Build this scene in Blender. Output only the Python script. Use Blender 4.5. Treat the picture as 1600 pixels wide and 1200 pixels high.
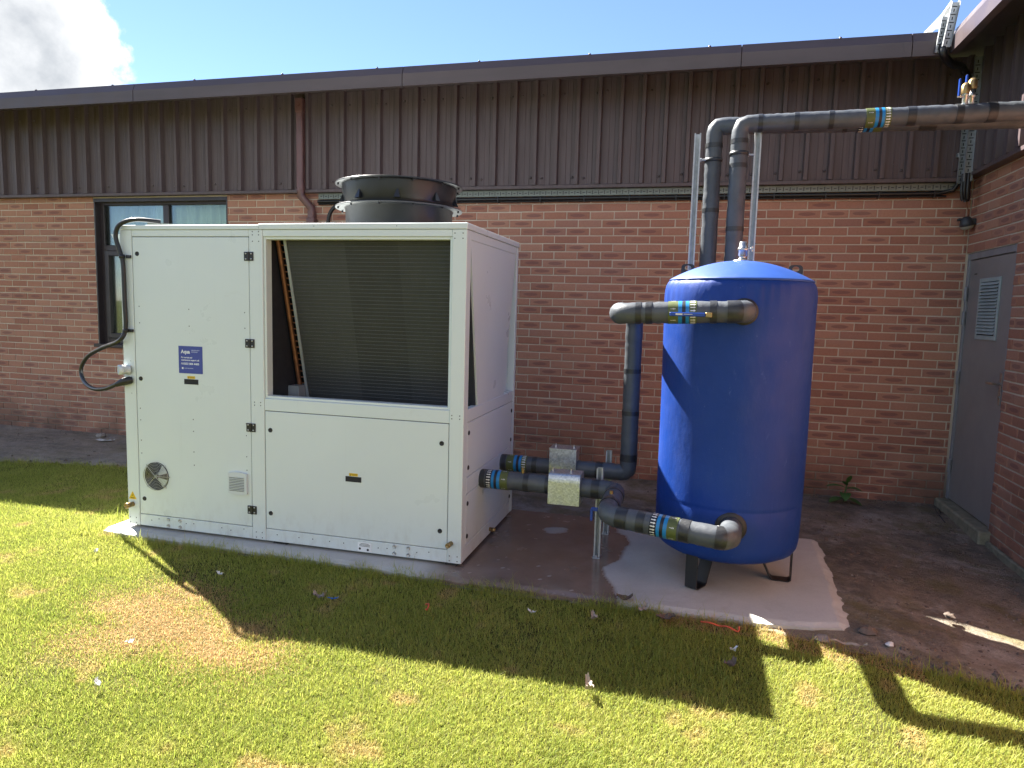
import bpy, math, random
import numpy as np
from mathutils import Vector, Matrix

random.seed(7); rng = np.random.default_rng(7)
scene = bpy.context.scene
for o in list(bpy.data.objects): bpy.data.objects.remove(o)
COL = scene.collection

# ------------------------------------------------------------------ camera
YAW, PITCH, ROLL = -0.25352, 0.10811, 0.02664
cy, sy, cp, sp = math.cos(YAW), math.sin(YAW), math.cos(PITCH), math.sin(PITCH)
fwd = Vector((sy*cp, cy*cp, -sp)); rgt = Vector((cy, -sy, 0)); upv = rgt.cross(fwd)
rr = rgt*math.cos(ROLL) + upv*math.sin(ROLL); uu = upv*math.cos(ROLL) - rgt*math.sin(ROLL)
cam_d = bpy.data.cameras.new('camera'); cam = bpy.data.objects.new('camera', cam_d); COL.objects.link(cam)
CAM = Vector((0, 0, 1.625))
cam.matrix_world = Matrix(((rr.x, uu.x, -fwd.x, CAM.x), (rr.y, uu.y, -fwd.y, CAM.y), (rr.z, uu.z, -fwd.z, CAM.z), (0, 0, 0, 1)))
cam_d.sensor_width = 36; cam_d.lens = 24.62; cam_d.clip_start = 0.05; cam_d.clip_end = 2000
scene.camera = cam
scene.render.resolution_x, scene.render.resolution_y = 1024, 768

# ------------------------------------------------------------------ sky, sun, exposure
SUN_RAY = Vector((0.81, -0.515, -1.0)).normalized()            # the way the light travels
SUN_EL = math.asin(-SUN_RAY.z); SUN_AZ = math.atan2(-SUN_RAY.x, -SUN_RAY.y)   # azimuth from +Y towards +X
world = bpy.data.worlds.new('World'); scene.world = world; world.use_nodes = True
wn, wl = world.node_tree.nodes, world.node_tree.links
wn.clear()
def wnode(t, **k):
    n = wn.new(t)
    for a, b in k.items(): setattr(n, a, b)
    return n
sky = wnode('ShaderNodeTexSky', sky_type='NISHITA', sun_disc=False, sun_elevation=SUN_EL, sun_rotation=SUN_AZ,
            altitude=60.0, air_density=0.9, dust_density=0.0, ozone_density=6.0)
bg = wnode('ShaderNodeBackground'); bg.inputs['Strength'].default_value = 0.0455
out = wnode('ShaderNodeOutputWorld')
tc = wnode('ShaderNodeTexCoord')
# cumulus clouds: soft-edged heaps scattered round the sky, broken up by noise
noi = wnode('ShaderNodeTexNoise'); noi.inputs['Scale'].default_value = 8.0; noi.inputs['Detail'].default_value = 12.0; noi.inputs['Roughness'].default_value = 0.60
wl.new(tc.outputs['Generated'], noi.inputs['Vector'])
def wmath(op, a, b=None, c=None, clamp=False):
    n = wnode('ShaderNodeMath', operation=op, use_clamp=clamp)
    for i, v in enumerate((a, b, c)):
        if v is None: continue
        if isinstance(v, (int, float)): n.inputs[i].default_value = v
        else: wl.new(v, n.inputs[i])
    return n.outputs[0]
dens = None
CLOUDS = [((-0.735, 0.616, 0.282), 0.135), ((-0.80, 0.50, 0.33), 0.12), ((-0.62, 0.66, 0.42), 0.10), ((0.80, 0.35, 0.35), 0.17), ((0.30, -0.85, 0.35), 0.2),
          ((-0.5, -0.7, 0.4), 0.18), ((0.75, -0.5, 0.3), 0.17), ((-0.95, -0.1, 0.28), 0.16), ((-0.1, -0.6, 0.75), 0.15), ((0.55, 0.2, 0.75), 0.14)]
crs = random.Random(12)                                     # unseen clouds added round the rest of the sky to raise the fill light
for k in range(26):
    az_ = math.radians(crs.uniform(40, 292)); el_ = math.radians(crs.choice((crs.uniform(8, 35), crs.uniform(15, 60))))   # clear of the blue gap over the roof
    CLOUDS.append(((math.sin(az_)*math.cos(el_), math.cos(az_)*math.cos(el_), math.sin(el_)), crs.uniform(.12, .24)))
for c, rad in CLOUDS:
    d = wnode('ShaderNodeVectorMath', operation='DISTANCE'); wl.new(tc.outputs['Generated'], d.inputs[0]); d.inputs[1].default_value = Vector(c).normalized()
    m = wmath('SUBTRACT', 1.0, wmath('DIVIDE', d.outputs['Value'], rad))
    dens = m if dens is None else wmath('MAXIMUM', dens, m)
shape = wmath('ADD', dens, wmath('MULTIPLY', wmath('SUBTRACT', noi.outputs['Fac'], 0.5), 2.1))
cover = wnode('ShaderNodeMapRange'); cover.interpolation_type = 'SMOOTHSTEP'; wl.new(shape, cover.inputs['Value'])
cover.inputs['From Min'].default_value = 0.16; cover.inputs['From Max'].default_value = 0.34
noi2 = wnode('ShaderNodeTexNoise'); noi2.inputs['Scale'].default_value = 12.0; noi2.inputs['Detail'].default_value = 5.0
mp = wnode('ShaderNodeVectorMath', operation='ADD'); wl.new(tc.outputs['Generated'], mp.inputs[0]); mp.inputs[1].default_value = (-0.03, 0.02, 0.05)
wl.new(mp.outputs[0], noi2.inputs['Vector'])
thick = wmath('ADD', wmath('MULTIPLY', shape, 0.55), wmath('MULTIPLY', noi2.outputs['Fac'], 0.75))
shade = wnode('ShaderNodeMapRange'); wl.new(thick, shade.inputs['Value']); shade.inputs['From Min'].default_value = 0.35; shade.inputs['From Max'].default_value = 0.95
ccol = wnode('ShaderNodeMix', data_type='RGBA'); wl.new(shade.outputs[0], ccol.inputs['Factor'])
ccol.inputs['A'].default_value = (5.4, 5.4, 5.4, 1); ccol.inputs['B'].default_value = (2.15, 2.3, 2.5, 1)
mixc = wnode('ShaderNodeMix', data_type='RGBA')
tintn = wnode('ShaderNodeMix', data_type='RGBA', blend_type='MULTIPLY'); tintn.inputs['Factor'].default_value = 1; wl.new(sky.outputs[0], tintn.inputs['A']); tintn.inputs['B'].default_value = (0.95, 0.86, 0.90, 1)
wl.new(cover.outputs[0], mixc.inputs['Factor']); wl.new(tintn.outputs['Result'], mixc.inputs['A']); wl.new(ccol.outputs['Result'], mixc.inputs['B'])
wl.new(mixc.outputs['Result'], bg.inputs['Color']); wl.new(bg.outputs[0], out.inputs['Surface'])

sun_d = bpy.data.lights.new('sun', 'SUN'); sun_d.energy = 4.7; sun_d.angle = math.radians(0.53); sun_d.color = (1.0, 0.955, 0.88)
sun = bpy.data.objects.new('sun', sun_d); COL.objects.link(sun); sun.rotation_euler = SUN_RAY.to_track_quat('-Z', 'Y').to_euler(); sun.location = (-8, 8, 12)
scene.view_settings.view_transform = 'Standard'; scene.view_settings.look = 'None'; scene.view_settings.gamma = 1
scene.cycles.caustics_reflective = False; scene.cycles.caustics_refractive = False
scene.view_settings.use_curve_mapping = False; scene.view_settings.exposure = 2.65

# ------------------------------------------------------------------ mesh helpers
class MB:
    def __init__(s): s.v = []; s.f = []; s.uv = []; s.sm = []
    def add(s, vs, fs, uvs=None, smooth=False):
        n = len(s.v); s.v += [tuple(v) for v in vs]
        for i, f in enumerate(fs):
            s.f.append(tuple(n+k for k in f)); s.sm.append(smooth)
            s.uv.append(uvs[i] if uvs else [(0.5, 0.5)]*len(f))
        return s
    def box(s, lo, hi, ch=0.0):
        lo = [min(a, b) for a, b in zip(lo, hi)] if False else list(lo); hi = list(hi)
        for i in range(3):
            if lo[i] > hi[i]: lo[i], hi[i] = hi[i], lo[i]
        ch = min(ch, 0.45*min(hi[i]-lo[i] for i in range(3)))
        if ch <= 0:
            x0, y0, z0 = lo; x1, y1, z1 = hi
            vs = [(x0,y0,z0),(x1,y0,z0),(x1,y1,z0),(x0,y1,z0),(x0,y0,z1),(x1,y0,z1),(x1,y1,z1),(x0,y1,z1)]
            return s.add(vs, [(0,3,2,1),(4,5,6,7),(0,1,5,4),(1,2,6,5),(2,3,7,6),(3,0,4,7)])
        vs = []; idx = {}
        for sx in (0,1):
            for sy_ in (0,1):
                for sz in (0,1):
                    sg = (sx, sy_, sz)
                    for ax in range(3):
                        p = []
                        for k in range(3):
                            base = hi[k] if sg[k] else lo[k]
                            p.append(base if k == ax else base + (-ch if sg[k] else ch))
                        idx[(sg, ax)] = len(vs); vs.append(p)
        fs = []
        def g(a, b, c, ax): return idx[((a, b, c), ax)]
        for e in (0,1):
            q = [g(e,0,0,0), g(e,1,0,0), g(e,1,1,0), g(e,0,1,0)]; fs.append(q if e else q[::-1])
            q = [g(0,e,0,1), g(0,e,1,1), g(1,e,1,1), g(1,e,0,1)]; fs.append(q if e else q[::-1])
            q = [g(0,0,e,2), g(1,0,e,2), g(1,1,e,2), g(0,1,e,2)]; fs.append(q if e else q[::-1])
        for a in (0,1):
            for b in (0,1):
                fs.append([g(a,b,0,0), g(a,b,1,0), g(a,b,1,1), g(a,b,0,1)])
                fs.append([g(a,0,b,0), g(a,1,b,0), g(a,1,b,2), g(a,0,b,2)])
                fs.append([g(0,a,b,1), g(1,a,b,1), g(1,a,b,2), g(0,a,b,2)])
        for a in (0,1):
            for b in (0,1):
                for c in (0,1): fs.append([g(a,b,c,0), g(a,b,c,1), g(a,b,c,2)])
        c0 = Vector([(lo[k]+hi[k])/2 for k in range(3)])
        fs2 = []
        for f in fs:
            p = [Vector(vs[i]) for i in f]; n = (p[1]-p[0]).cross(p[2]-p[0]); cen = sum(p, Vector())/len(p)
            fs2.append(f if n.dot(cen-c0) > 0 else f[::-1])
        return s.add(vs, fs2)
    def lathe(s, prof, c=(0,0,0), axis=(0,0,1), n=32, closed=False, a0=0, a1=2*math.pi, smooth=True):
        ax = Vector(axis).normalized(); t = Vector((1,0,0)) if abs(ax.x) < .9 else Vector((0,1,0))
        e1 = (t - ax*t.dot(ax)).normalized(); e2 = ax.cross(e1); c = Vector(c)
        full = abs(a1-a0-2*math.pi) < 1e-6; m = n if full else n+1
        vs = []
        for r, h in prof:
            for k in range(m):
                a = a0+(a1-a0)*k/n; vs.append(c+ax*h+(e1*math.cos(a)+e2*math.sin(a))*r)
        fs = []
        for i in range(len(prof)-1):
            for k in range(n):
                k2 = (k+1) % m if full else k+1
                fs.append((i*m+k, i*m+k2, (i+1)*m+k2, (i+1)*m+k))
        return s.add(vs, fs, smooth=smooth)
    def disc(s, c, axis, r, n=20, h=0.0):
        return s.lathe([(0.0001, h), (r, h)], c, axis, n)
    def cyl(s, a, b, r, n=16, r2=None, smooth=True):
        a = Vector(a); b = Vector(b); L = (b-a).length; r2 = r if r2 is None else r2
        s.lathe([(0.0002, 0), (r, 0)], a, b-a, n, smooth=False); s.lathe([(r, 0), (r2, L)], a, b-a, n, smooth=smooth)
        return s.lathe([(r2, L), (0.0002, L)], a, b-a, n, smooth=False)
    def tube(s, pts, r, n=16, caps=True, wob=0.0, seed=0):
        pts = [Vector(p) for p in pts]; T = []
        for i in range(len(pts)):
            T.append(((pts[min(i+1, len(pts)-1)]-pts[max(i-1, 0)])).normalized())
        t = Vector((0,0,1)) if abs(T[0].z) < .9 else Vector((1,0,0))
        e = (t-T[0]*t.dot(T[0])).normalized(); vs = []; rs = random.Random(seed)
        for i, p in enumerate(pts):
            e = (e-T[i]*e.dot(T[i])).normalized(); b = T[i].cross(e); rad = r[i] if isinstance(r, (list, tuple)) else r
            j = [rs.uniform(-wob, wob) for _ in range(n)] if wob else [0]*n; w0 = rs.uniform(-wob, wob) if wob else 0
            for k in range(n):
                a = 2*math.pi*k/n; vs.append(p+(e*math.cos(a)+b*math.sin(a))*(rad+j[k]*.5+w0))
        fs = []
        for i in range(len(pts)-1):
            for k in range(n): fs.append((i*n+k, i*n+(k+1) % n, (i+1)*n+(k+1) % n, (i+1)*n+k))
        s.add(vs, fs, smooth=True)
        if caps:
            s.add(vs[:n], [tuple(range(n))[::-1]]); s.add(vs[-n:], [tuple(range(n))])
        return s
    def prism(s, poly, a, b, ax=2):
        """poly: 2-D outline; extruded from a to b along axis ax (the other axes in order)."""
        def p3(p, h):
            q = [0, 0, 0]; o = [k for k in range(3) if k != ax]; q[o[0]], q[o[1]], q[ax] = p[0], p[1], h; return q
        n = len(poly); vs = [p3(p, a) for p in poly]+[p3(p, b) for p in poly]
        return s.add(vs, [tuple(range(n))[::-1], tuple(range(n, 2*n))]+[(k, (k+1) % n, n+(k+1) % n, n+k) for k in range(n)])

def mesh_of(mb, off=(0,0,0), name='mesh', fix=False):
    me = bpy.data.meshes.new(name); o = Vector(off)
    me.from_pydata([tuple(Vector(v)-o) for v in mb.v], [], mb.f)
    me.polygons.foreach_set('use_smooth', mb.sm)
    uv = me.uv_layers.new(name='UVMap'); flat = [c for f in mb.uv for p in f for c in p]; uv.data.foreach_set('uv', flat)
    me.update()
    if fix:
        import bmesh
        bm = bmesh.new(); bm.from_mesh(me); bmesh.ops.recalc_face_normals(bm, faces=bm.faces); bm.to_mesh(me); bm.free()
    return me

ROOT = {}
def root_of(o):
    while o.parent: o = o.parent
    return o
def obj(name, mb, m, parent=None, kind=None, label=None, fix=True):
    off = root_of(parent).location if parent else (0,0,0)
    me = mb if isinstance(mb, bpy.types.Mesh) else mesh_of(mb, off, name, fix)
    o = bpy.data.objects.new(name, me); COL.objects.link(o)
    if m and not me.materials: me.materials.append(m)
    if parent: o.parent = parent
    if kind: o['kind'] = kind
    if label: o['label'] = label
    return o
def tag(o, label, cat, group=None):
    o['label'] = label; o['category'] = cat
    if group: o['group'] = group
    return o
def thing(name, label, cat, loc=(0,0,0), group=None):
    o = bpy.data.objects.new(name, None); COL.objects.link(o); o.location = loc; o.empty_display_size = .1
    return tag(o, label, cat, group)
def single(name, mb, m, label, cat, loc, group=None):
    me = mesh_of(mb, loc, name, True); me.materials.append(m)
    o = bpy.data.objects.new(name, me); COL.objects.link(o); o.location = loc
    return tag(o, label, cat, group)
def fillet(pts, rad, n=8):
    pts = [Vector(p) for p in pts]; o = [pts[0]]
    for i in range(1, len(pts)-1):
        a = (pts[i-1]-pts[i]); b = (pts[i+1]-pts[i]); la, lb = a.length, b.length; a.normalize(); b.normalize()
        r = rad[i-1] if isinstance(rad, (list, tuple)) else rad
        d = min(r, .49*la, .49*lb); p0 = pts[i]+a*d; p1 = pts[i]+b*d
        for k in range(n+1):
            t = k/n; o.append(p0*(1-t)**2+pts[i]*2*t*(1-t)+p1*t*t)
    o.append(pts[-1]); return o
def resample(pts, step):
    o = [pts[0]]; 
    for i in range(len(pts)-1):
        L = (pts[i+1]-pts[i]).length; k = max(1, int(L/step))
        for j in range(1, k+1): o.append(pts[i].lerp(pts[i+1], j/k))
    return o
def hsh(*a): return random.Random(hash(a)).random()

# ------------------------------------------------------------------ material helpers
class NT:
    def __init__(s, name):
        s.m = bpy.data.materials.new(name); s.m.use_nodes = True; s.t = s.m.node_tree; s.b = s.t.nodes['Principled BSDF']; s.out = s.t.nodes['Material Output']
        s.pos = s.t.nodes.new('ShaderNodeNewGeometry')
    def n(s, t, **k):
        x = s.t.nodes.new(t)
        for a, b in k.items(): setattr(x, a, b)
        return x
    def link(s, a, b): s.t.links.new(a, b)
    def put(s, sock, v):
        if isinstance(v, (int, float)): sock.default_value = v
        elif isinstance(v, (tuple, list)): sock.default_value = tuple(v) if len(v) == 4 or sock.type != 'RGBA' else (*v, 1)
        else: s.link(v, sock)
    def noise(s, scale, detail=4, rough=.55, vec=None, stretch=None, dist=0):
        x = s.n('ShaderNodeTexNoise'); x.inputs['Scale'].default_value = scale; x.inputs['Detail'].default_value = detail; x.inputs['Roughness'].default_value = rough
        x.inputs['Distortion'].default_value = dist
        v = vec or s.pos.outputs['Position']
        if stretch:
            mp = s.n('ShaderNodeMapping'); mp.inputs['Scale'].default_value = stretch; s.link(v, mp.inputs['Vector']); v = mp.outputs[0]
        s.link(v, x.inputs['Vector']); return x.outputs['Fac']
    def math(s, op, a, b=0.0, clamp=False):
        x = s.n('ShaderNodeMath', operation=op, use_clamp=clamp); s.put(x.inputs[0], a); s.put(x.inputs[1], b); return x.outputs[0]
    def rng(s, v, a, b, c=0.0, d=1.0, smooth=False):
        x = s.n('ShaderNodeMapRange'); 
        if smooth: x.interpolation_type = 'SMOOTHSTEP'
        s.put(x.inputs['Value'], v)
        for k, q in zip(('From Min', 'From Max', 'To Min', 'To Max'), (a, b, c, d)): x.inputs[k].default_value = q
        return x.outputs[0]
    def mix(s, f, a, b, mode='MIX'):
        x = s.n('ShaderNodeMix', data_type='RGBA', blend_type=mode); s.put(x.inputs['Factor'], f); s.put(x.inputs['A'], a); s.put(x.inputs['B'], b); return x.outputs['Result']
    def bump(s, h, strength, dist=.01, normal=None):
        x = s.n('ShaderNodeBump'); x.inputs['Strength'].default_value = strength; x.inputs['Distance'].default_value = dist; s.put(x.inputs['Height'], h)
        if normal: s.link(normal, x.inputs['Normal'])
        s.link(x.outputs[0], s.b.inputs['Normal']); return x.outputs[0]
    def col(s, v): s.put(s.b.inputs['Base Color'], v)
    def rough(s, v): s.put(s.b.inputs['Roughness'], v)
    def attr(s, name): x = s.n('ShaderNodeAttribute'); x.attribute_name = name; return x
def sc(c, k): return tuple(x*k for x in c)
def plain(name, c, rough=.5, metal=0.0, var=.12, scale=6, bump=0.0, bscale=150, spec=.5, coat=0.0, stretch=None):
    t = NT(name); f = t.rng(t.noise(scale, 5, .6, stretch=stretch), .3, .7)
    t.col(t.mix(f, sc(c, 1-var), sc(c, 1+var)))
    t.rough(t.rng(t.noise(scale*2.3, 4), .3, .7, max(.03, rough-.08), min(1, rough+.08)))
    t.b.inputs['Metallic'].default_value = metal; t.b.inputs['Specular IOR Level'].default_value = spec
    if coat: t.b.inputs['Coat Weight'].default_value = coat
    if bump: t.bump(t.noise(bscale, 3), bump, .003)
    return t.m

M = {}
def build_materials():
    # bricks: each its own tone, some with a dark burnt oval on the face
    t = NT('brick'); oi = t.n('ShaderNodeObjectInfo'); rnd = t.math('FRACT', t.math('ADD', t.math('MULTIPLY', oi.outputs['Random'], 1.0), t.pos.outputs['Random Per Island']))
    wnz = t.n('ShaderNodeTexWhiteNoise', noise_dimensions='1D'); t.link(rnd, wnz.inputs['W'])
    ramp = t.n('ShaderNodeValToRGB'); t.link(rnd, ramp.inputs['Fac']); e = ramp.color_ramp.elements
    for i, (p, c) in enumerate(((0, (.355, .165, .114)), (.22, (.41, .194, .131)), (.5, (.435, .215, .146)), (.78, (.47, .247, .168)), (1, (.37, .187, .140)))):
        x = e[i] if i < 2 else e.new(p); x.position = p; x.color = (*c, 1)
    col = t.mix(t.rng(t.noise(60, 5, .7), .25, .75), ramp.outputs['Color'], t.mix(1.0, ramp.outputs['Color'], (.82, .80, .80), 'MULTIPLY'))
    uv = t.n('ShaderNodeUVMap'); sep = t.n('ShaderNodeSeparateXYZ'); t.link(uv.outputs[0], sep.inputs[0])
    wx = t.n('ShaderNodeSeparateColor'); t.link(wnz.outputs['Color'], wx.inputs[0])
    dx = t.math('MULTIPLY', t.math('SUBTRACT', sep.outputs[0], t.rng(wx.outputs[0], 0, 1, .42, .58)), 2.6); dy = t.math('MULTIPLY', t.math('SUBTRACT', sep.outputs[1], .52), 3.3)
    rad = t.math('ADD', t.math('SQRT', t.math('ADD', t.math('MULTIPLY', dx, dx), t.math('MULTIPLY', dy, dy))), t.math('MULTIPLY', t.math('SUBTRACT', t.noise(30, 3), .5), .5))
    oval = t.rng(rad, .78, 1.0, 1.0, 0.0, True)
    has = t.rng(wx.outputs[1], .58, .66); dark = t.math('MULTIPLY', t.math('MULTIPLY', oval, has), .62)
    col = t.mix(dark, col, (.185, .085, .078))
    ez = t.n('ShaderNodeSeparateXYZ'); t.link(t.pos.outputs['Position'], ez.inputs[0])
    dirt = t.math('MULTIPLY', t.rng(ez.outputs[2], .02, .62, 1, 0), t.rng(t.noise(2.2, 5, .6), .32, .6))
    col = t.mix(t.math('MULTIPLY', dirt, .7), col, (.075, .060, .048))
    lime = t.math('MULTIPLY', t.rng(t.noise(1.7, 6, .65, stretch=(1, 1, 2.2)), .56, .70), .30)
    col = t.mix(lime, col, (.30, .23, .20)); t.col(col); t.rough(.88); t.b.inputs['Specular IOR Level'].default_value = .25
    t.bump(t.math('ADD', t.noise(240, 4, .7), t.math('MULTIPLY', t.noise(45, 3, .5, stretch=(1, 1, 3)), .8)), .55, .0035); M['brick'] = t.m
    t = NT('mortar'); ez = t.n('ShaderNodeSeparateXYZ'); t.link(t.pos.outputs['Position'], ez.inputs[0])
    dirt = t.math('MULTIPLY', t.rng(ez.outputs[2], .05, .7, 1, 0), t.rng(t.noise(2.2, 5, .6), .30, .6))
    t.col(t.mix(t.math('MULTIPLY', dirt, .85), t.mix(t.noise(30, 5), (.50, .42, .325), (.62, .53, .42)), (.05, .04, .032))); t.rough(.95); t.bump(t.noise(300, 3), .5, .003); M['mortar'] = t.m
    # profiled steel cladding, dark brown, slightly chalky with runs
    t = NT('cladding'); st = t.noise(5, 6, .6, stretch=(8, 8, .35))
    c = t.mix(t.rng(st, .3, .7), (.090, .065, .066), (.122, .092, .094)); c = t.mix(t.math('MULTIPLY', t.rng(t.noise(11, 7, .7, stretch=(4, 4, .12)), .56, .74), .30), c, (.19, .165, .165))
    c = t.mix(t.math('MULTIPLY', t.rng(t.noise(120, 2, .4, stretch=(1, 1, .7)), .785, .80), .8), c, (.55, .53, .5)); t.col(c); t.rough(t.rng(t.noise(3, 5), .3, .7, .38, .55)); t.b.inputs['Specular IOR Level'].default_value = .35
    t.bump(t.noise(3.2, 3, stretch=(2, 2, .5)), .25, .02); M['cladding'] = t.m
    M['fascia'] = plain('fascia', (.082, .061, .062), .38, var=.12, scale=2.5, stretch=(.4, 1, 3))
    M['downpipe'] = plain('downpipe', (.14, .07, .066), .35, var=.15)
    t = NT('cream_paint'); ez = t.n('ShaderNodeSeparateXYZ'); t.link(t.pos.outputs['Position'], ez.inputs[0])
    c = t.mix(t.rng(t.noise(1.2, 5), .3, .7), (.64, .70, .69), (.67, .73, .72)); grime = t.math('MULTIPLY', t.rng(ez.outputs[2], .06, .34, 1, 0), t.rng(t.noise(16, 6, .7, stretch=(1, 1, .5)), .48, .75))
    runs = t.math('MULTIPLY', t.rng(t.noise(7, 6, .65, stretch=(5, 5, .16)), .60, .78), .10); smear = t.math('MULTIPLY', t.rng(t.noise(4.3, 7, .7, dist=1.5), .63, .72), .10)
    c = t.mix(t.math('MULTIPLY', grime, .38), c, (.30, .25, .19)); c = t.mix(t.math('ADD', runs, smear), c, (.42, .42, .36)); t.col(c)
    t.rough(t.rng(t.noise(3.1, 5), .3, .7, .26, .42)); t.bump(t.math('ADD', t.noise(1.6, 2), t.math('MULTIPLY', t.noise(420, 3), .02)), .10, .03); M['cream'] = t.m
    M['cream_edge'] = plain('cream_edge', (.67, .73, .70), .36, var=.01)
    M['side_white'] = M['cream']
    M['gap'] = plain('seam', (.02, .02, .02), .8)
    M['black'] = plain('black_plastic', (.014, .014, .015), .42, bump=.05)
    M['black_rubber'] = plain('black_rubber', (.020, .020, .021), .48)
    M['fan_black'] = plain('fan_black', (.014, .016, .020), .36, var=.1)
    M['flange'] = plain('flange_grey', (.085, .088, .09), .45)
    M['steel'] = plain('steel', (.50, .50, .48), .32, 1.0, var=.12, scale=30)
    M['brass'] = plain('brass', (.36, .25, .11), .42, 1.0, var=.15, scale=40)
    M['copper'] = plain('copper', (.26, .115, .06), .5, .7, var=.3, scale=18)
    t = NT('galvanised'); v = t.n('ShaderNodeTexVoronoi'); v.inputs['Scale'].default_value = 110; t.link(t.pos.outputs['Position'], v.inputs['Vector'])
    sp_ = t.n('ShaderNodeSeparateColor'); t.link(v.outputs['Color'], sp_.inputs[0])
    t.col(t.mix(sp_.outputs[0], (.42, .44, .44), (.66, .68, .67))); t.b.inputs['Metallic'].default_value = .85; t.rough(t.rng(sp_.outputs[1], 0, 1, .28, .5)); M['galv'] = t.m
    M['galv_dull'] = plain('galvanised_dull', (.42, .44, .45), .5, .7, var=.15, scale=25)
    M['tray'] = plain('tray_steel', (.20, .215, .19), .5, .6, var=.15, scale=20)
    # coil fins
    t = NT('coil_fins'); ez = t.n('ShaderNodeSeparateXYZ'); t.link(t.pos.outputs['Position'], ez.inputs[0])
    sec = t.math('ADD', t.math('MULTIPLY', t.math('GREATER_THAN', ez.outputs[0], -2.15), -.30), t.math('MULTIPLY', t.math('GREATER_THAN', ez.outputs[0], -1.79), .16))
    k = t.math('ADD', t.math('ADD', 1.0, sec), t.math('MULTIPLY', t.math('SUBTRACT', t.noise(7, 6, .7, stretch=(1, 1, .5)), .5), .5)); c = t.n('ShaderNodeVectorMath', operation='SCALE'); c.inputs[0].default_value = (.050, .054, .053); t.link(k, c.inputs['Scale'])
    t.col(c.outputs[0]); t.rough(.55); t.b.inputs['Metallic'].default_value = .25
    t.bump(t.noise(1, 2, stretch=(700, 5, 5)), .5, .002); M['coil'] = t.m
    M['coil_line'] = plain('coil_line', (.066, .069, .067), .5, .3)
    M['dark_inside'] = plain('dark_inside', (.018, .019, .024), .6)
    M['tray_inside'] = plain('inner_tray', (.35, .38, .39), .4, .3)
    # blue tank jacket, scuffed vinyl
    t = NT('blue_vinyl'); n1 = t.rng(t.noise(1.6, 5, .6), .35, .7); scr = t.rng(t.noise(22, 8, .8, stretch=(1, 1, .4), dist=1.2), .62, .70)
    ez = t.n('ShaderNodeSeparateXYZ'); t.link(t.pos.outputs['Position'], ez.inputs[0])
    c = t.mix(n1, (.004, .032, .195), (.006, .040, .235)); c = t.mix(t.math('MULTIPLY', scr, .28), c, (.22, .30, .55)); dust = t.math('MULTIPLY', t.rng(t.noise(5, 7, .72, stretch=(1, 1, .35)), .55, .75), .06); c = t.mix(dust, c, (.20, .24, .34)); spk = t.rng(t.noise(150, 2, .5), .76, .80); c = t.mix(t.math('MULTIPLY', spk, .5), c, (.45, .5, .62)); t.col(c)
    t.b.inputs['Specular IOR Level'].default_value = .30; t.rough(t.rng(t.noise(9, 5), .3, .7, .40, .60)); t.bump(t.math('ADD', t.noise(9, 5, .6, stretch=(1, 1, .45)), t.math('MULTIPLY', t.noise(260, 2), .12)), .30, .018); M['blue'] = t.m
    t = NT('blue_dome'); scr = t.rng(t.noise(35, 9, .85, dist=2.0), .60, .72); c = t.mix(t.rng(t.noise(3, 4), .3, .7), (.008, .050, .24), (.015, .068, .30))
    t.col(t.mix(t.math('MULTIPLY', scr, .30), c, (.35, .42, .62))); t.rough(.5); t.bump(t.noise(40, 4), .1, .005); M['dome'] = t.m
    M['leg_black'] = plain('leg_black', (.016, .016, .017), .45)
    # foam insulation
    t = NT('pipe_foam'); n1 = t.rng(t.noise(9, 6, .65), .3, .72); c = t.mix(n1, (.055, .062, .070), (.082, .091, .102))
    sc1 = t.rng(t.noise(26, 7, .75, dist=.8), .60, .74); c = t.mix(t.math('MULTIPLY', sc1, .22), c, (.20, .21, .215)); t.col(c)
    t.rough(t.rng(t.noise(12, 4), .3, .7, .36, .56)); t.bump(t.math('ADD', t.noise(16, 4), t.math('MULTIPLY', t.noise(120, 3), .25)), .35, .008); M['foam'] = t.m
    M['tape'] = plain('black_tape', (.026, .027, .028), .36, var=.3, scale=30, bump=.5, bscale=55)
    M['id_green'] = plain('id_green', (.085, .105, .025), .45, var=.1); M['id_blue'] = plain('id_blue', (.010, .19, .46), .4, var=.06)
    M['id_black'] = plain('id_black', (.012, .013, .018), .45); M['id_white'] = plain('id_white', (.72, .73, .68), .5)
    M['valve_blue'] = plain('valve_blue', (.008, .05, .30), .35)
    M['sticker_blue'] = plain('sticker_blue', (.045, .065, .30), .4, var=.03); M['print_white'] = plain('print_white', (.78, .80, .80), .5)
    M['print_pale'] = plain('print_pale', (.40, .44, .62), .5)
    M['yellow'] = plain('yellow_label', (.72, .47, .01), .45, var=.04); M['print_black'] = plain('print_black', (.02, .02, .02), .5)
    M['plastic_grey'] = plain('plastic_grey', (.60, .64, .64), .45, var=.03); M['cable'] = plain('cable_black', (.012, .012, .013), .35)
    M['door_grey'] = plain('door_grey', (.235, .225, .22), .42, var=.10, scale=1.6, bump=.08, bscale=300); M['louvre'] = plain('louvre_grey', (.32, .385, .385), .45)
    M['frame_grey'] = plain('frame_grey', (.22, .225, .24), .42)
    M['win_frame'] = plain('window_frame', (.040, .030, .032), .38, var=.1)
    t = NT('curtain'); t.col(t.mix(t.rng(t.noise(3, 5, stretch=(6, 1, .6)), .3, .7), (.70, .72, .62), (.86, .87, .77))); t.rough(.9); M['curtain'] = t.m
    t = NT('glass'); tp = t.n('ShaderNodeBsdfTransparent'); tp.inputs['Color'].default_value = (.86, .93, .90, 1); gl = t.n('ShaderNodeBsdfGlossy'); gl.inputs['Roughness'].default_value = .03
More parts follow.
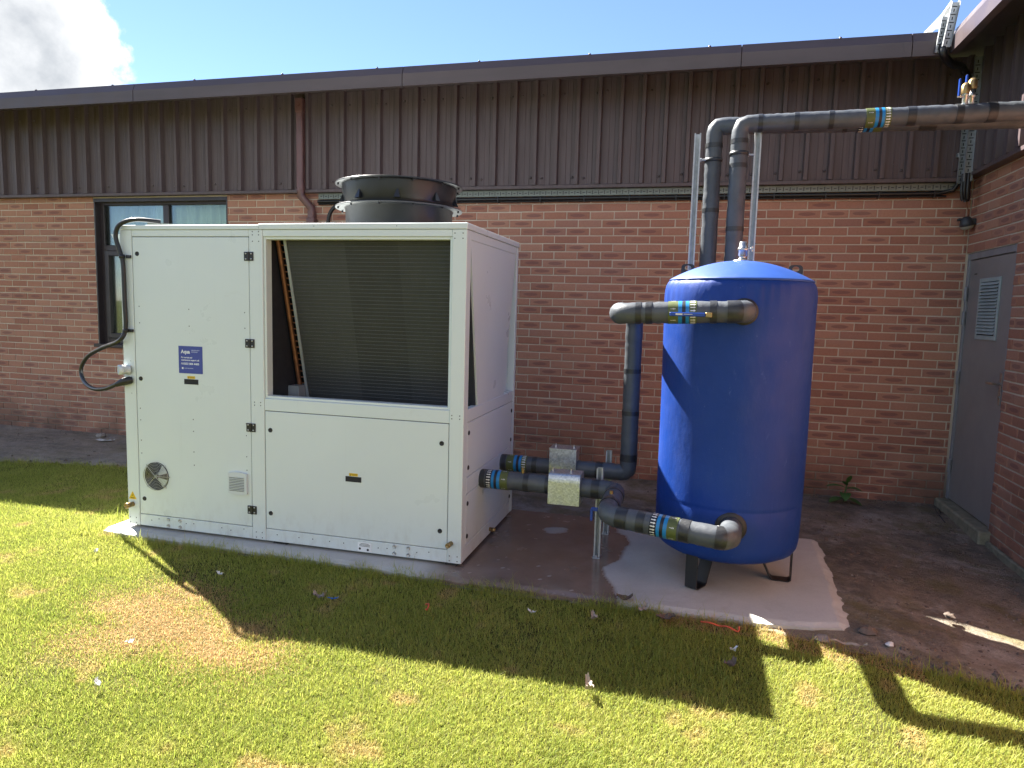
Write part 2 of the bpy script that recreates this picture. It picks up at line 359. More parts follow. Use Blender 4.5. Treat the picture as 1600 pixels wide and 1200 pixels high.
    lw = t.n('ShaderNodeFresnel'); lw.inputs['IOR'].default_value = 1.5; t.bump(t.noise(2.5, 2), .12, .02); ms = t.n('ShaderNodeMixShader'); t.link(t.math('ADD', t.math('MULTIPLY', lw.outputs[0], .75), .02), ms.inputs[0]); t.link(tp.outputs[0], ms.inputs[1]); t.link(gl.outputs[0], ms.inputs[2]); t.link(ms.outputs[0], t.out.inputs['Surface']); M['glass'] = t.m
    M['room'] = plain('room_wall', (.25, .26, .24), .9)
    M['roof'] = plain('roof_sheet', (.42, .42, .40), .5)
    t = NT('threshold_concrete'); t.col(t.mix(t.rng(t.noise(14, 6, .7), .3, .7), (.14, .13, .085), (.30, .28, .20))); t.rough(.9); t.bump(t.noise(60, 5), .6, .006); M['plinth'] = t.m
    # concrete slab: wet where the "wet" attribute says
    t = NT('slab_concrete'); w = t.attr('wet'); n1 = t.rng(t.noise(3, 6, .65), .3, .7); n2 = t.rng(t.noise(90, 4, .7), .3, .7)
    dry = t.mix(n2, t.mix(n1, (.40, .395, .36), (.48, .475, .435)), t.mix(n1, (.45, .445, .405), (.53, .525, .48)))
    dry = t.mix(t.math('MULTIPLY', t.rng(t.noise(5, 6, .7, dist=.6), .60, .74), .35), dry, (.40, .35, .31))
    dry = t.mix(t.math('MULTIPLY', t.rng(t.noise(75, 3, .6), .70, .76), .75), dry, (.16, .14, .12)); dry = t.mix(t.math('MULTIPLY', t.rng(t.noise(1.9, 7, .7, dist=1.0), .52, .66), .40), dry, (.33, .30, .265))
    wet = t.mix(t.rng(t.noise(4, 6, .65), .3, .7), (.155, .112, .082), (.235, .175, .135))
    t.col(t.mix(w.outputs['Fac'], dry, wet)); t.rough(t.mix(w.outputs['Fac'], (.9, .9, .9), t.mix(t.rng(t.noise(6, 3), .4, .65), (.07, .07, .07), (.30, .30, .30))))
    t.bump(t.math('MULTIPLY', t.noise(160, 4), t.math('SUBTRACT', 1.0, t.math('MULTIPLY', w.outputs['Fac'], .9))), .35, .003); M['slab'] = t.m
    # trodden soil and old dirty paving by the wall
    t = NT('soil'); n1 = t.noise(1.5, 6, .65); n2 = t.noise(9, 6, .7); n3 = t.noise(120, 4, .7)
    sx = t.n('ShaderNodeSeparateXYZ'); t.link(t.pos.outputs['Position'], sx.inputs[0])
    c = t.mix(t.rng(n1, .40, .60), (.165, .152, .128), (.335, .285, .215)); c = t.mix(t.math('MULTIPLY', t.rng(t.noise(2.1, 7, .7, dist=.5), .50, .66), .8), c, (.56, .53, .47)); c = t.mix(t.math('MULTIPLY', t.rng(n2, .48, .70), .7), c, (.48, .41, .33)); c = t.mix(t.math('MULTIPLY', t.rng(t.noise(3.1, 5, .6, dist=.7), .50, .66), .8), c, (.22, .19, .09))
    pale = t.math('MULTIPLY', t.rng(sx.outputs[0], -4.5, -3.5, 1, 0), .75); c = t.mix(t.math('MULTIPLY', pale, t.rng(t.noise(2.6, 6, .7, stretch=(.5, 2, 1)), .35, .6)), c, (.46, .385, .31))
    c = t.mix(t.rng(n3, .3, .75), t.mix(1.0, c, (.55, .53, .5), 'MULTIPLY'), c); c = t.mix(t.math('MULTIPLY', t.rng(t.noise(45, 5, .75), .60, .70), .6), c, (.34, .31, .27)); c = t.mix(t.math('MULTIPLY', t.rng(t.noise(28, 6, .75), .60, .72), .8), c, (.05, .043, .035)); t.col(c)
    t.b.inputs['Specular IOR Level'].default_value = .25; t.rough(t.rng(t.noise(2.4, 5), .40, .62, .6, .95)); t.bump(t.math('ADD', t.noise(140, 4, .7), t.math('MULTIPLY', t.noise(22, 5), 1.6)), 1.0, .012); M['soil'] = t.m
    # lawn earth under the blades
    t = NT('lawn_earth'); n1 = t.rng(t.noise(.6, 5, .6), .35, .65)
    c = t.mix(t.rng(t.noise(35, 5, .7), .3, .7), t.mix(n1, (.045, .045, .018), (.06, .055, .022)), t.mix(n1, (.075, .080, .022), (.10, .092, .030)))
    t.col(c); t.rough(1.0); t.b.inputs['Specular IOR Level'].default_value = .05; t.bump(t.noise(70, 5), .8, .012); M['earth'] = t.m
    # grass blades: hue from stored per-blade values
    t = NT('grass_blade'); a = t.attr('tint'); d = t.attr('dry')
    g = t.n('ShaderNodeValToRGB'); t.link(a.outputs['Fac'], g.inputs['Fac']); e = g.color_ramp.elements
    for i, (p, c) in enumerate(((0, (.185, .250, .040)), (.35, (.305, .360, .060)), (.7, (.415, .440, .088)), (1, (.49, .475, .13)))):
        x = e[i] if i < 2 else e.new(p); x.position = p; x.color = (*c, 1)
    st = t.mix(a.outputs['Fac'], (.50, .31, .13), (.70, .48, .24)); c = t.mix(d.outputs['Fac'], g.outputs['Color'], st); t.col(c); t.rough(.55); t.b.inputs['Specular IOR Level'].default_value = .3
    tr = t.n('ShaderNodeBsdfTranslucent'); t.put(tr.inputs['Color'], c); ms = t.n('ShaderNodeMixShader'); ms.inputs[0].default_value = .5
    t.link(t.b.outputs[0], ms.inputs[1]); t.link(tr.outputs[0], ms.inputs[2]); t.link(ms.outputs[0], t.out.inputs['Surface']); M['grass'] = t.m
    M['leaf_green'] = plain('weed_leaf', (.05, .13, .03), .5); M['leaf_brown'] = plain('dead_leaf', (.12, .085, .06), .8, var=.3, scale=40); M['leaf_pale'] = plain('pale_leaf', (.30, .25, .20), .8, var=.25, scale=40)
    M['orange'] = plain('orange_twine', (.55, .085, .03), .6); M['litter_white'] = plain('litter_white', (.65, .64, .60), .7); M['litter_blue'] = plain('litter_blue', (.02, .18, .62), .5)
    M['stone'] = plain('stone', (.26, .23, .20), .9, var=.3, scale=30); M['clod'] = plain('soil_clod', (.13, .10, .078), .95, var=.3, scale=40, bump=.6, bscale=60)
    M['lamp_body'] = plain('lamp_body', (.03, .034, .04), .5); M['lamp_lens'] = plain('lamp_lens', (.30, .29, .24), .4)
build_materials()

# ------------------------------------------------------------------ setting: ground
def grid_sheet(x0, x1, y0, y1, step, hfun, keep):
    nx = int((x1-x0)/step)+1; ny = int((y1-y0)/step)+1
    xs = np.linspace(x0, x1, nx); ys = np.linspace(y0, y1, ny); X, Y = np.meshgrid(xs, ys)
    Z = hfun(X, Y); vs = np.stack([X.ravel(), Y.ravel(), Z.ravel()], 1); K = keep(X, Y)
    fs = []
    for j in range(ny-1):
        for i in range(nx-1):
            if K[j, i] and K[j, i+1] and K[j+1, i] and K[j+1, i+1]:
                a = j*nx+i; fs.append((a, a+1, a+nx+1, a+nx))
    used = sorted({k for f in fs for k in f}); mp = {k: i for i, k in enumerate(used)}
    return vs[used], [tuple(mp[k] for k in f) for f in fs]
def vnoise(X, Y, s, seed=0):
    """smooth value noise in [0,1]"""
    X = np.asarray(X)*s+100.0; Y = np.asarray(Y)*s+100.0; xi = np.floor(X).astype(int); yi = np.floor(Y).astype(int); u = X-xi; v = Y-yi
    u = u*u*(3-2*u); v = v*v*(3-2*v)
    def h(a, b):
        n = (a*374761393+b*668265263+seed*1442695041) & 0xFFFFFFFF; n = ((n ^ (n >> 13))*1274126177) & 0xFFFFFFFF; return ((n ^ (n >> 16)) & 0xFFFF)/65535.0
    return (h(xi, yi)*(1-u)+h(xi+1, yi)*u)*(1-v)+(h(xi, yi+1)*(1-u)+h(xi+1, yi+1)*u)*v
def fbm(X, Y, s, seed=0, o=4):
    r = 0; a = .5; t = 0
    for k in range(o): r = r+a*vnoise(X, Y, s*2**k, seed+k); t += a; a *= .5
    return r/t
def inpoly(X, Y, poly):
    r = np.zeros(np.shape(X), bool); n = len(poly); j = n-1
    for i in range(n):
        xi, yi = poly[i]; xj, yj = poly[j]
        with np.errstate(divide='ignore', invalid='ignore'):
            c = ((yi > Y) != (yj > Y)) & (X < (xj-xi)*(Y-yi)/((yj-yi) if yj != yi else 1e-9)+xi)
        r ^= c; j = i
    return r
D = 6.712                         # plane of the long brick wall
WX = 2.16                         # plane of the wing's brick wall
LAWN_EDGE = ([-14, -6.49, -5.88, -5.25, -4.4, -3.95, -3.87, -3.58, -2.55, -1.95, -1.24, -.72, -.21, .12, .44, .62, .88, 1.0, 1.25, 1.48, 2.2, 5],
             [5.1, 5.23, 5.38, 5.47, 5.45, 5.40, 3.83, 3.80, 3.80, 3.78, 3.73, 3.73, 3.71, 3.70, 3.69, 3.62, 3.58, 3.50, 3.44, 3.38, 3.30, 3.2])
def lawn_edge(X): return np.interp(X, *LAWN_EDGE)
def sstep(v, a, b): t = np.clip((v-a)/(b-a), 0, 1); return t*t*(3-2*t)
def relief(X, Y):
    """the ground dips a little either side of the slab"""
    X = np.asarray(X, float); Y = np.asarray(Y, float)
    left = (1-sstep(X, -4.4, -3.8))*sstep(Y, 3.4, 4.1)*(1-sstep(Y, 5.3, 6.5)); right = sstep(X, .70, .86)*sstep(Y, 3.45, 3.85)*(1-sstep(Y, 5.2, 6.4))
    return -.005*left-.045*right*sstep(X, 1.0, 1.5)+.002*right*(1-sstep(X, 1.0, 1.25))
gx = np.concatenate([[-300, -100, -40, -20], np.arange(-14, 4.01, .1), [8, 20, 100, 300]]); gy = np.concatenate([[-300, -60, -10], np.arange(0, 7.01, .1), [12, 40, 300]])
GX, GY = np.meshgrid(gx, gy); g = MB(); nx_ = len(gx)
g.add(np.stack([GX.ravel(), GY.ravel(), relief(GX, GY).ravel()], 1), [(j*nx_+i, j*nx_+i+1, (j+1)*nx_+i+1, (j+1)*nx_+i) for j in range(len(gy)-1) for i in range(nx_-1)], smooth=True)
ground = obj('lawn_ground', g, M['earth'], kind='structure', fix=False); ground['label'] = 'green lawn ground running out from the building'
vs, fs = grid_sheet(-10.0, WX+.02, 3.2, D+.02, .02, lambda X, Y: relief(X, Y)+.006+(.014*fbm(X, Y, 5, 3)+.010*fbm(X, Y, 26, 23, 2))*np.clip((Y-lawn_edge(X)+.05)*3, .1, 1),
                    lambda X, Y: (Y > lawn_edge(X)-.02+.10*(fbm(X, Y, 4, 9)-.5)) & ~((X > -3.8) & (X < .74) & (Y > 3.84) & (Y < 5.2)))
mb = MB(); mb.add(vs, fs, smooth=True); obj('soil_path', mb, M['soil'], kind='structure', fix=False)

# concrete slab with a ragged right end and a wet patch
FRONT = ([-3.87, -3.58, -2.55, -1.95, -1.24, -.72, -.21, .12, .44, .66, .87, 1.2], [3.83, 3.81, 3.79, 3.78, 3.73, 3.74, 3.72, 3.72, 3.715, 3.75, 3.80, 3.88])
nu, nw = 340, 112
U, Wv = np.meshgrid(np.linspace(0, 1, nu), np.linspace(0, 1, nw))
R_ = .920+.075*(fbm(Wv*0, Wv*1.55, 3, 4)-.5)+.016*(fbm(Wv*0, Wv*1.55, 22, 14)-.5)+.02*(Wv-.5)-.03*np.clip(.05-Wv, 0, 1)/.05
X = -3.87+U*(R_+3.87); F_ = np.interp(X, *FRONT)+.020*(fbm(X, X*0, 9, 5)-.5)+.006*(fbm(X, X*0, 40, 6)-.5); Y = F_+Wv*(5.24-F_)
Z = .040+.0015*fbm(X, Y, 2, 8)-.024*sstep(X-R_, -.05-.05*fbm(X*0, Y, 7, 3), .0)-.014*(1-sstep(Y-F_, 0, .03+.03*fbm(X, X*0, 8, 2)))
vs = np.stack([X.ravel(), Y.ravel(), Z.ravel()], 1); fs = [(j*nu+i, j*nu+i+1, (j+1)*nu+i+1, (j+1)*nu+i) for j in range(nw-1) for i in range(nu-1)]
nv = len(vs); ec = {}
for f in fs:
    for a, b in zip(f, f[1:]+f[:1]): ec[(a, b)] = 1
rim = [(a, b) for (a, b) in ec if (b, a) not in ec]
low = {}; extra = []
for a, b in rim:
    for k in (a, b):
        if k not in low: low[k] = nv+len(extra); extra.append((vs[k][0], vs[k][1], -.16))
fs = fs+[(b, a, low[a], low[b]) for a, b in rim]; vs = np.vstack([vs, np.array(extra)])
mb = MB(); mb.add(vs, fs); slab = obj('concrete_slab', mb, M['slab'], kind='structure', fix=False)
WETX = ([3.6, 3.88, 3.97, 4.08, 4.2, 4.31, 4.38, 4.54, 4.71, 4.88, 4.94, 5.3], [-.30, -.35, -.40, -.45, -.47, -.43, -.38, -.38, -.35, -.38, -.45, -.55])
X, Y = vs[:, 0], vs[:, 1]
wb = np.interp(Y, *WETX)+.05*(fbm(X, Y, 14, 11)-.5); wet = np.clip((wb-X)*60, 0, 1)*np.clip((X+1.55)*5, 0, 1)
wet *= np.clip((np.hypot((X+1.13)*.75, (Y-3.70)*1.6)-.055-.07*(fbm(X, Y, 24, 2)-.5))*50, 0, 1)
wet *= np.clip((np.hypot((X+.90)*.8, (Y-4.84)*1.0)-.06-.05*(fbm(X, Y, 20, 6)-.5))*60, 0, 1)
wet *= np.clip((fbm(X, Y, 30, 21)-.14)*30, 0, 1)
at = slab.data.attributes.new('wet', 'FLOAT', 'POINT'); at.data.foreach_set('value', wet.astype(np.float32))

# ------------------------------------------------------------------ bricks
BRICK_MESH = []
def brick_mesh(L, seed, h=.065, dep=.05):
    """front face towards -Y, local origin at the bottom-left of the front face; chamfered arrises."""
    r = random.Random(seed); c = .0035; j = lambda s=.0012: r.uniform(-s, s)
    b = MB(); x0, x1, z0, z1 = j(), L+j(), j(), h+j()
    fr = [(x0+c, 0+j(.0008), z0+c), (x1-c, 0+j(.0008), z0+c), (x1-c, 0+j(.0008), z1-c), (x0+c, 0+j(.0008), z1-c)]
    md = [(x0, c, z0), (x1, c, z0), (x1, c, z1), (x0, c, z1)]; bk = [(p[0], dep, p[2]) for p in md]
    V = fr+md+bk; uvq = [[(0, 0), (1, 0), (1, 1), (0, 1)]]; mid = [(9, 9)]*4
    F = [(0, 1, 2, 3)]+[(4+k, 4+(k+1) % 4, (k+1) % 4, k) for k in range(4)]+[(8+k, 8+(k+1) % 4, 4+(k+1) % 4, 4+k) for k in range(4)]
    s = L/.215
    b.add(V, F, [[(.5-s/2, 0), (.5+s/2, 0), (.5+s/2, 1), (.5-s/2, 1)]]+[mid]*8); return b
FULL = [brick_mesh(.215, i) for i in range(8)]; FULLM = []
for b in FULL:
    me = mesh_of(b, name='brick'); me.materials.append(M['brick']); FULLM.append(me)
CUTM = {}
def cut_mesh(L):
    k = round(L, 2)
    if k not in CUTM:
        me = mesh_of(brick_mesh(k, int(k*1000)), name='brick'); me.materials.append(M['brick']); CUTM[k] = me
    return CUTM[k], k
def lay_bricks(parent, spans, place, score, nmax=300):
    """spans: (course, s0, s1); place(s, z) -> (location, rotz); the best-scoring bricks become objects, the rest one mesh."""
    order = sorted(spans, key=lambda q: score(*q)); sep = [q for q in order if score(*q) < 1e6][:nmax]; sepset = set(sep)
    roff = root_of(parent).location; rest = MB()
    for q in spans:
        k, s0, s1 = q; L = s1-s0; full = abs(L-.215) < .004; sd = random.Random(hash((k, round(s0, 2))))
        z = .075*k+.005+sd.uniform(-.001, .001); loc, rz = place(s0, z); push = sd.uniform(-.0022, .0022)
        R = Matrix.Rotation(rz, 3, 'Z'); loc = Vector(loc)+R @ Vector((0, push, 0))
        if q in sepset:
            if full: me = FULLM[sd.randrange(8)]
            else: me, _ = cut_mesh(L)
            o = bpy.data.objects.new('brick', me); COL.objects.link(o); o.parent = parent; o.location = loc-roff; o.rotation_euler = (0, 0, rz)
        else:
            b = FULL[sd.randrange(8)] if full else brick_mesh(L, 5)
            rest.add([R @ Vector(v)+loc for v in b.v], b.f, b.uv)
    obj('bricks', rest, M['brick'], parent, kind='stuff', fix=False)
def course_spans(kmax, s_lo, s_hi, ref, holes):
    sp_ = []
    for k in range(kmax):
        off = ref+(0 if k % 2 == 0 else .1125); n0 = int(math.floor((s_lo-off)/.225))-1; s = off+.225*n0
        while s < s_hi:
            segs = [(max(s+.005, s_lo), min(s+.22, s_hi))]
            for (h0, h1, k0, k1) in holes:
                if k0 <= k < k1:
                    ns = []
                    for a, b in segs:
                        if b <= h0 or a >= h1: ns.append((a, b))
                        else:
                            if a < h0: ns.append((a, h0))
                            if b > h1: ns.append((h1, b))
                    segs = ns
            sp_ += [(k, a, b) for a, b in segs if b-a > .012]; s += .225
    return sp_

# ------------------------------------------------------------------ long building
bld = thing('brick_building', 'long low red brick building with brown ribbed metal cladding under the eaves', 'building', (-2.5, D, 0))
wall = MB(); WIN = (-6.75, -4.98, 1.05)
wall.box((-13, D+.006, -.05), (WIN[0], D+.25, 3.7)); wall.box((WIN[0], D+.006, -.05), (WIN[1], D+.25, WIN[2])); wall.box((WIN[0], D+.006, 2.74), (WIN[1], D+.25, 3.7)); wall.box((WIN[1], D+.006, -.05), (WX+.25, D+.25, 3.7))
wallo = obj('brick_wall', wall, M['mortar'], bld)
spans = course_spans(37, -13, WX-.004, 1.1176, [(WIN[0], WIN[1], 14, 99)])
def proj(p):
    d = Vector(p)-CAM; w = d.dot(fwd); return 800+1094.2*d.dot(rr)/w, 600-1094.2*d.dot(uu)/w
def score_main(k, a, b):
    x, y = proj(((a+b)/2, D, .075*k+.03)); X_ = (a+b)/2
    if x < -5 or x > 1605 or k > 35: return 1e9
    if 190 < x < 810 and y > 345: return 1e9
    if 1045 < x < 1258 and 415 < y < 880: return 1e9
    return math.hypot(X_, D)
lay_bricks(wallo, spans, lambda s, z: ((s, D, z), 0.0), score_main)
# cladding sheets
def clad_profile(s0, n, pitch=.2):
    P = []
    for i in range(n):
        a = s0+i*pitch
        P += [(a, 0), (a+.052, 0), (a+.056, .003), (a+.060, 0), (a+.100, 0), (a+.104, .003), (a+.108, 0), (a+.140, 0), (a+.149, .046), (a+.180, .046), (a+.189, 0)]
    P.append((s0+n*pitch, 0)); return P
def clad_sheet(parent, s0, n, z0, z1, fn):
    P = clad_profile(s0, n); b = MB(); N = len(P)
    b.add([fn(s, o, z0) for s, o in P]+[fn(s, o, z1) for s, o in P], [(i, i+1, N+i+1, N+i) for i in range(N-1)])
    b.add([fn(s, o+.0008, z0) for s, o in P]+[fn(s, -.03, z0) for s, o in P], [(i, i+1, N+i+1, N+i) for i in range(N-1)])
    return obj('cladding_sheet', b, M['cladding'], parent, fix=False)
fm = lambda s, o, z: (s, D-.045-o, z)
screws = MB()
n_sheets = 15; CL0 = 2.06-.2*5*n_sheets+.02
for i in range(n_sheets):
    clad_sheet(bld, CL0+i*1.0, 5, 2.79, 3.749, fm)
    for j in range(5):
        s = CL0+i*1.0+j*.2
        for zz, dd in ((2.86, .122 if hsh(i, j) > .3 else .03), (3.62, .02 if hsh(j, i) > .3 else .125)):
            if hsh(i, j, zz) < .85:
                screws.lathe([(.013, 0), (.012, .006), (.006, .011), (.0002, .0115)], (s+dd, D-.045, zz+(hsh(i, j, 3)-.5)*.02), (0, -1, 0), 8)
obj('screw_heads', screws, M['fascia'], bld, kind='stuff')
bt = MB(); bt.box((-13, D-.082, 2.755), (WX-.12, D-.004, 2.788), .003); obj('drip_trim', bt, M['cladding'], bld)
# fascia pieces and soffit
FY = 6.10
FP = [(FY, 3.592), (FY, 3.700), (FY+.030, 3.770), (FY+.20, 3.787), (FY+.20, 3.777), (FY+.035, 3.760), (FY+.006, 3.695), (FY+.006, 3.602), (FY+.06, 3.602), (FY+.06, 3.594)]
jx = [-13.0, -11.4, -8.5, -5.60, -2.68, .24, 1.47, 1.72]
for a, b in zip(jx, jx[1:]):
    m_ = MB(); m_.prism(FP, a+.003, b-.003, 0)
    m_.box((b-.06, FY-.0016, 3.594), (b-.004, FY-.0002, 3.698)); obj('fascia_board', m_, M['fascia'], bld)
sf = MB(); sf.box((-13, FY+.04, 3.750), (1.77, D, 3.758)); obj('soffit', sf, M['fascia'], bld)
kb = MB()
for i in range(16):
    xx = -13+i*.98+.25
    if xx < 1.7: kb.lathe([(.012, 0), (.011, .012), (.0002, .018)], (xx, FY+.05, 3.771), (0, -.2, 1), 8)
obj('fixing_caps', kb, M['fascia'], bld, kind='stuff')
rf = MB(); rf.add([(-13, FY+.12, 3.789), (2.0, FY+.12, 3.789), (2.0, 13, 4.20), (-13, 13, 4.20), (-13, FY+.12, 3.762), (2.0, FY+.12, 3.762), (2.0, 13, 4.15), (-13, 13, 4.15)],
                  [(0, 1, 2, 3), (7, 6, 5, 4), (0, 4, 5, 1), (1, 5, 6, 2), (2, 6, 7, 3), (3, 7, 4, 0)]); obj('roof', rf, M['roof'], bld)
bk = MB(); bk.box((-13, 12.6, 0), (2.4, 12.8, 4.1)); bk.box((-13.2, D, 0), (-13, 12.8, 4.0)); obj('rear_wall', bk, M['mortar'], bld)
# window
WY = D+.075
wroot = MB(); x0, x1, z0, z1 = -6.75, -4.98, 1.085, 2.74
def rect_frame(b, x0, x1, z0, z1, w, y0, y1, ch=.004):
    b.box((x0, y0, z0), (x0+w, y1, z1), ch); b.box((x1-w, y0, z0), (x1, y1, z1), ch); b.box((x0+w+.0005, y0, z0), (x1-w-.0005, y1, z0+w), ch); b.box((x0+w+.0005, y0, z1-w), (x1-w-.0005, y1, z1), ch)
rect_frame(wroot, x0, x1, z0, z1, .065, WY, WY+.07)
wroot.box((-5.875, WY, z0+.066), (-5.80, WY+.07, z1-.066), .004); wroot.box((x0+.066, WY, 2.16), (-5.876, WY+.07, 2.225), .004)
wroot.box((x0-.001, D+.0015, WIN[2]), (x0+.016, WY-.001, z1)); wroot.box((x1-.016, D+.0015, WIN[2]), (x1+.001, WY-.001, z1)); wroot.box((x0, D-.003, z1-.035), (x1, WY-.001, z1+.002))  # added dark lining: shadow on the brick reveals put into the colour
win = obj('window', wroot, M['win_frame'], bld)
for (a, b, c, d) in ((x0+.067, -5.877, z0+.067, 2.158),):
    q = MB(); rect_frame(q, a, b, c, d, .055, WY-.018, WY+.05); obj('casement', q, M['win_frame'], win)
for (a, b, c, d) in ((x0+.12, -5.93, z0+.12, 2.105), (x0+.065, -5.875, 2.225, z1-.065), (-5.80, x1-.065, z0+.065, z1-.065)):
    q = MB(); q.box((a, WY+.026, c), (b, WY+.032, d)); obj('pane', q, M['glass'], win)
q = MB(); q.box((x0-.03, D-.045, z0-.04), (x1+.03, WY+.06, z0-.001), .005); obj('sill', q, M['win_frame'], win)
q = MB(); N = 160
cv = []
for i in range(N+1):
    xx = x0+(x1-x0)*i/N; yy = WY+.13+.022*math.sin(i*.85+.6*math.sin(i*.21))+.012*math.sin(i*.33); cv.append((xx, yy))
q.add([(a, b, 1.0) for a, b in cv]+[(a, b, 2.8) for a, b in cv], [(i, i+1, N+2+i, N+1+i) for i in range(N)], smooth=True); obj('curtain', q, M['curtain'], win, fix=False)
# downpipe
dp = MB(); DX = -4.02
dp.box((DX-.036, 6.575, 2.76), (DX+.036, 6.645, 3.69), .008); dp.box((DX-.043, 6.568, 3.55), (DX+.043, 6.652, 3.69), .006)
dpo = obj('downpipe', dp, M['downpipe'], bld)
q = MB(); q.tube([Vector((DX, 6.61, 2.80)), Vector((DX, 6.61, 2.72)), Vector((DX+.09, 6.665, 2.60)), Vector((DX+.09, 6.665, 2.50))], .042, 8); obj('offset_bend', q, M['downpipe'], dpo)
q = MB(); q.box((DX+.055, 6.632, .05), (DX+.125, 6.702, 2.58), .008); q.box((DX+.045, 6.625, 2.44), (DX+.135, 6.708, 2.50), .006); obj('lower_pipe', q, M['downpipe'], dpo)

# ------------------------------------------------------------------ wing
wing = thing('brick_wing', 'red brick wing with the grey louvred door, meeting the long building at right', 'building', (WX, 5.0, 0))
WY0 = 1.2
wb_ = MB(); DY0, DY1, DZ0, DZ1 = 5.745, 6.709, .09, 2.175
wb_.box((WX+.006, WY0, -.05), (WX+.25, DY0, 3.7)); wb_.box((WX+.006, DY0, DZ1), (WX+.25, DY1, 3.7)); wb_.box((WX+.006, DY1, -.05), (WX+.25, D, 3.7)); wb_.box((WX+.10, DY0, -.05), (WX+.25, DY1, DZ1))
wwall = obj('brick_wall', wb_, M['mortar'], wing)
wsp = course_spans(38, -D+.004, -WY0, -5.55, [(-DY1, -DY0, 0, 29), (-D+.004, -DY0+.0, 0, 29)])
def score_wing(k, a, b):
    x, y = proj((WX, -(a+b)/2, .075*k+.03)); return math.hypot(WX, (a+b)/2) if (x < 1604 and 200 < y < 1100) else 1e9
lay_bricks(wwall, wsp, lambda s, z: ((WX, -s, z), -math.pi/2), score_wing)
fw_ = lambda s, o, z: (WX-.045-o, -s, z)
for i in range(6): clad_sheet(wing, -6.62+i*1.0, 5, 2.815, 3.749, fw_)
scw = MB()
for i in range(6):
    for j in range(5):
        s = -6.62+i+j*.2
        scw.lathe([(.009, 0), (.0085, .005), (.0002, .0085)], (WX-.045, -(s+.12), 2.89), (-1, 0, 0), 8)
obj('screw_heads', scw, M['fascia'], wing, kind='stuff')
q = MB(); q.box((WX-.082, WY0, 2.78), (WX-.004, D-.09, 2.813), .003); obj('drip_trim', q, M['cladding'], wing)
FX = 1.72
WP = [(a-FY+FX, b) for a, b in FP]
for a, b in ((WY0, 3.6), (3.6, FY-.002)):
    m_ = MB(); m_.prism(WP, a+.003, b-.003, 1); obj('fascia_board', m_, M['fascia'], wing)
q = MB(); q.box((FX+.04, WY0, 3.759), (WX, D, 3.766)); obj('soffit', q, M['fascia'], wing)
q = MB(); q.add([(FX+.12, WY0-.1, 3.791), (FX+.12, D+1, 3.791), (9, D+1, 4.7), (9, WY0-.1, 4.7), (FX+.12, WY0-.1, 3.770), (FX+.12, D+1, 3.770), (9, D+1, 4.6), (9, WY0-.1, 4.6)],
                [(0, 1, 2, 3), (7, 6, 5, 4), (0, 4, 5, 1), (1, 5, 6, 2), (2, 6, 7, 3), (3, 7, 4, 0)]); obj('roof', q, M['roof'], wing)
q = MB(); q.box((WX+.006, WY0-.25, -.05), (9, WY0-.001, 3.9)); obj('end_wall', q, M['mortar'], wing)
# grey door
q = MB(); fx = WX+.012
q.box((fx, DY1-.045, DZ0), (WX+.1, DY1-.001, DZ1), .003); q.box((fx, DY0+.001, DZ0), (WX+.1, DY0+.045, DZ1), .003); q.box((fx, DY0+.046, DZ1-.055), (WX+.1, DY1-.046, DZ1-.001), .003)
frame = obj('door_frame', q, M['frame_grey'], wing)
q = MB(); q.box((WX+.022, DY0+.050, DZ0+.008), (WX+.07, DY1-.050, DZ1-.060), .003); door = obj('door', q, M['door_grey'], wing, label='grey steel door with a louvred vent panel')
LY0, LY1, LZ0, LZ1 = 6.005, 6.405, 1.475, 1.955
q = MB(); X0, X1 = WX+.012, WX+.0215
q.box((X0, LY0, LZ0), (X1, LY0+.03, LZ1), .002); q.box((X0, LY1-.03, LZ0), (X1, LY1, LZ1), .002); q.box((X0, LY0+.0305, LZ0), (X1, LY1-.0305, LZ0+.035), .002); q.box((X0, LY0+.0305, LZ1-.03), (X1, LY1-.0305, LZ1), .002)
obj('louvre_frame', q, M['louvre'], door)
q = MB(); q.box((WX+.0205, LY0+.03, LZ0+.03), (WX+.0217, LY1-.03, LZ1-.03)); obj('louvre_back', q, M['gap'], door)
for i in range(16):
    zz = LZ0+.045+i*(LZ1-LZ0-.075)/16; q = MB()
    q.add([(WX+.0035, LY0+.031, zz), (WX+.0035, LY1-.031, zz), (WX+.0200, LY1-.031, zz+.0215), (WX+.0200, LY0+.031, zz+.0215), (WX+.006, LY0+.031, zz-.0015), (WX+.006, LY1-.031, zz-.0015), (WX+.0204, LY1-.031, zz+.019), (WX+.0204, LY0+.031, zz+.019)],
          [(0, 1, 2, 3), (7, 6, 5, 4), (0, 4, 5, 1), (1, 5, 6, 2), (2, 6, 7, 3), (3, 7, 4, 0)]); obj('slat', q, M['louvre'], door)
q = MB(); hy = 5.825; q.box((WX+.012, hy-.018, 1.01), (WX+.0215, hy+.018, 1.25), .003); q.cyl((WX+.012, hy, 1.165), (WX-.035, hy, 1.165), .009, 10); q.tube([Vector((WX-.035, hy-.008, 1.165)), Vector((WX-.038, hy+.06, 1.165)), Vector((WX-.034, hy+.125, 1.162))], .009, 10)
q.cyl((WX+.012, hy, 1.07), (WX+.002, hy, 1.07), .010, 10); obj('handle', q, M['steel'], door)
for zz in (1.84, 1.64, 1.14, .38):
    q = MB(); q.cyl((WX+.004, DY1-.052, zz-.055), (WX+.004, DY1-.052, zz+.055), .013, 10); obj('hinge', q, M['frame_grey'], door)
q = MB(); q.box((WX+.0195, 6.50, 1.995), (WX+.0215, 6.55, 2.003)); obj('name_plate', q, M['print_black'], door)
q = MB(); N = 14; rs = random.Random(4)
q.box((WX-.075, 5.70, -.05), (WX+.09, D-.012, .088), .012); obj('threshold', q, M['plinth'], wing)
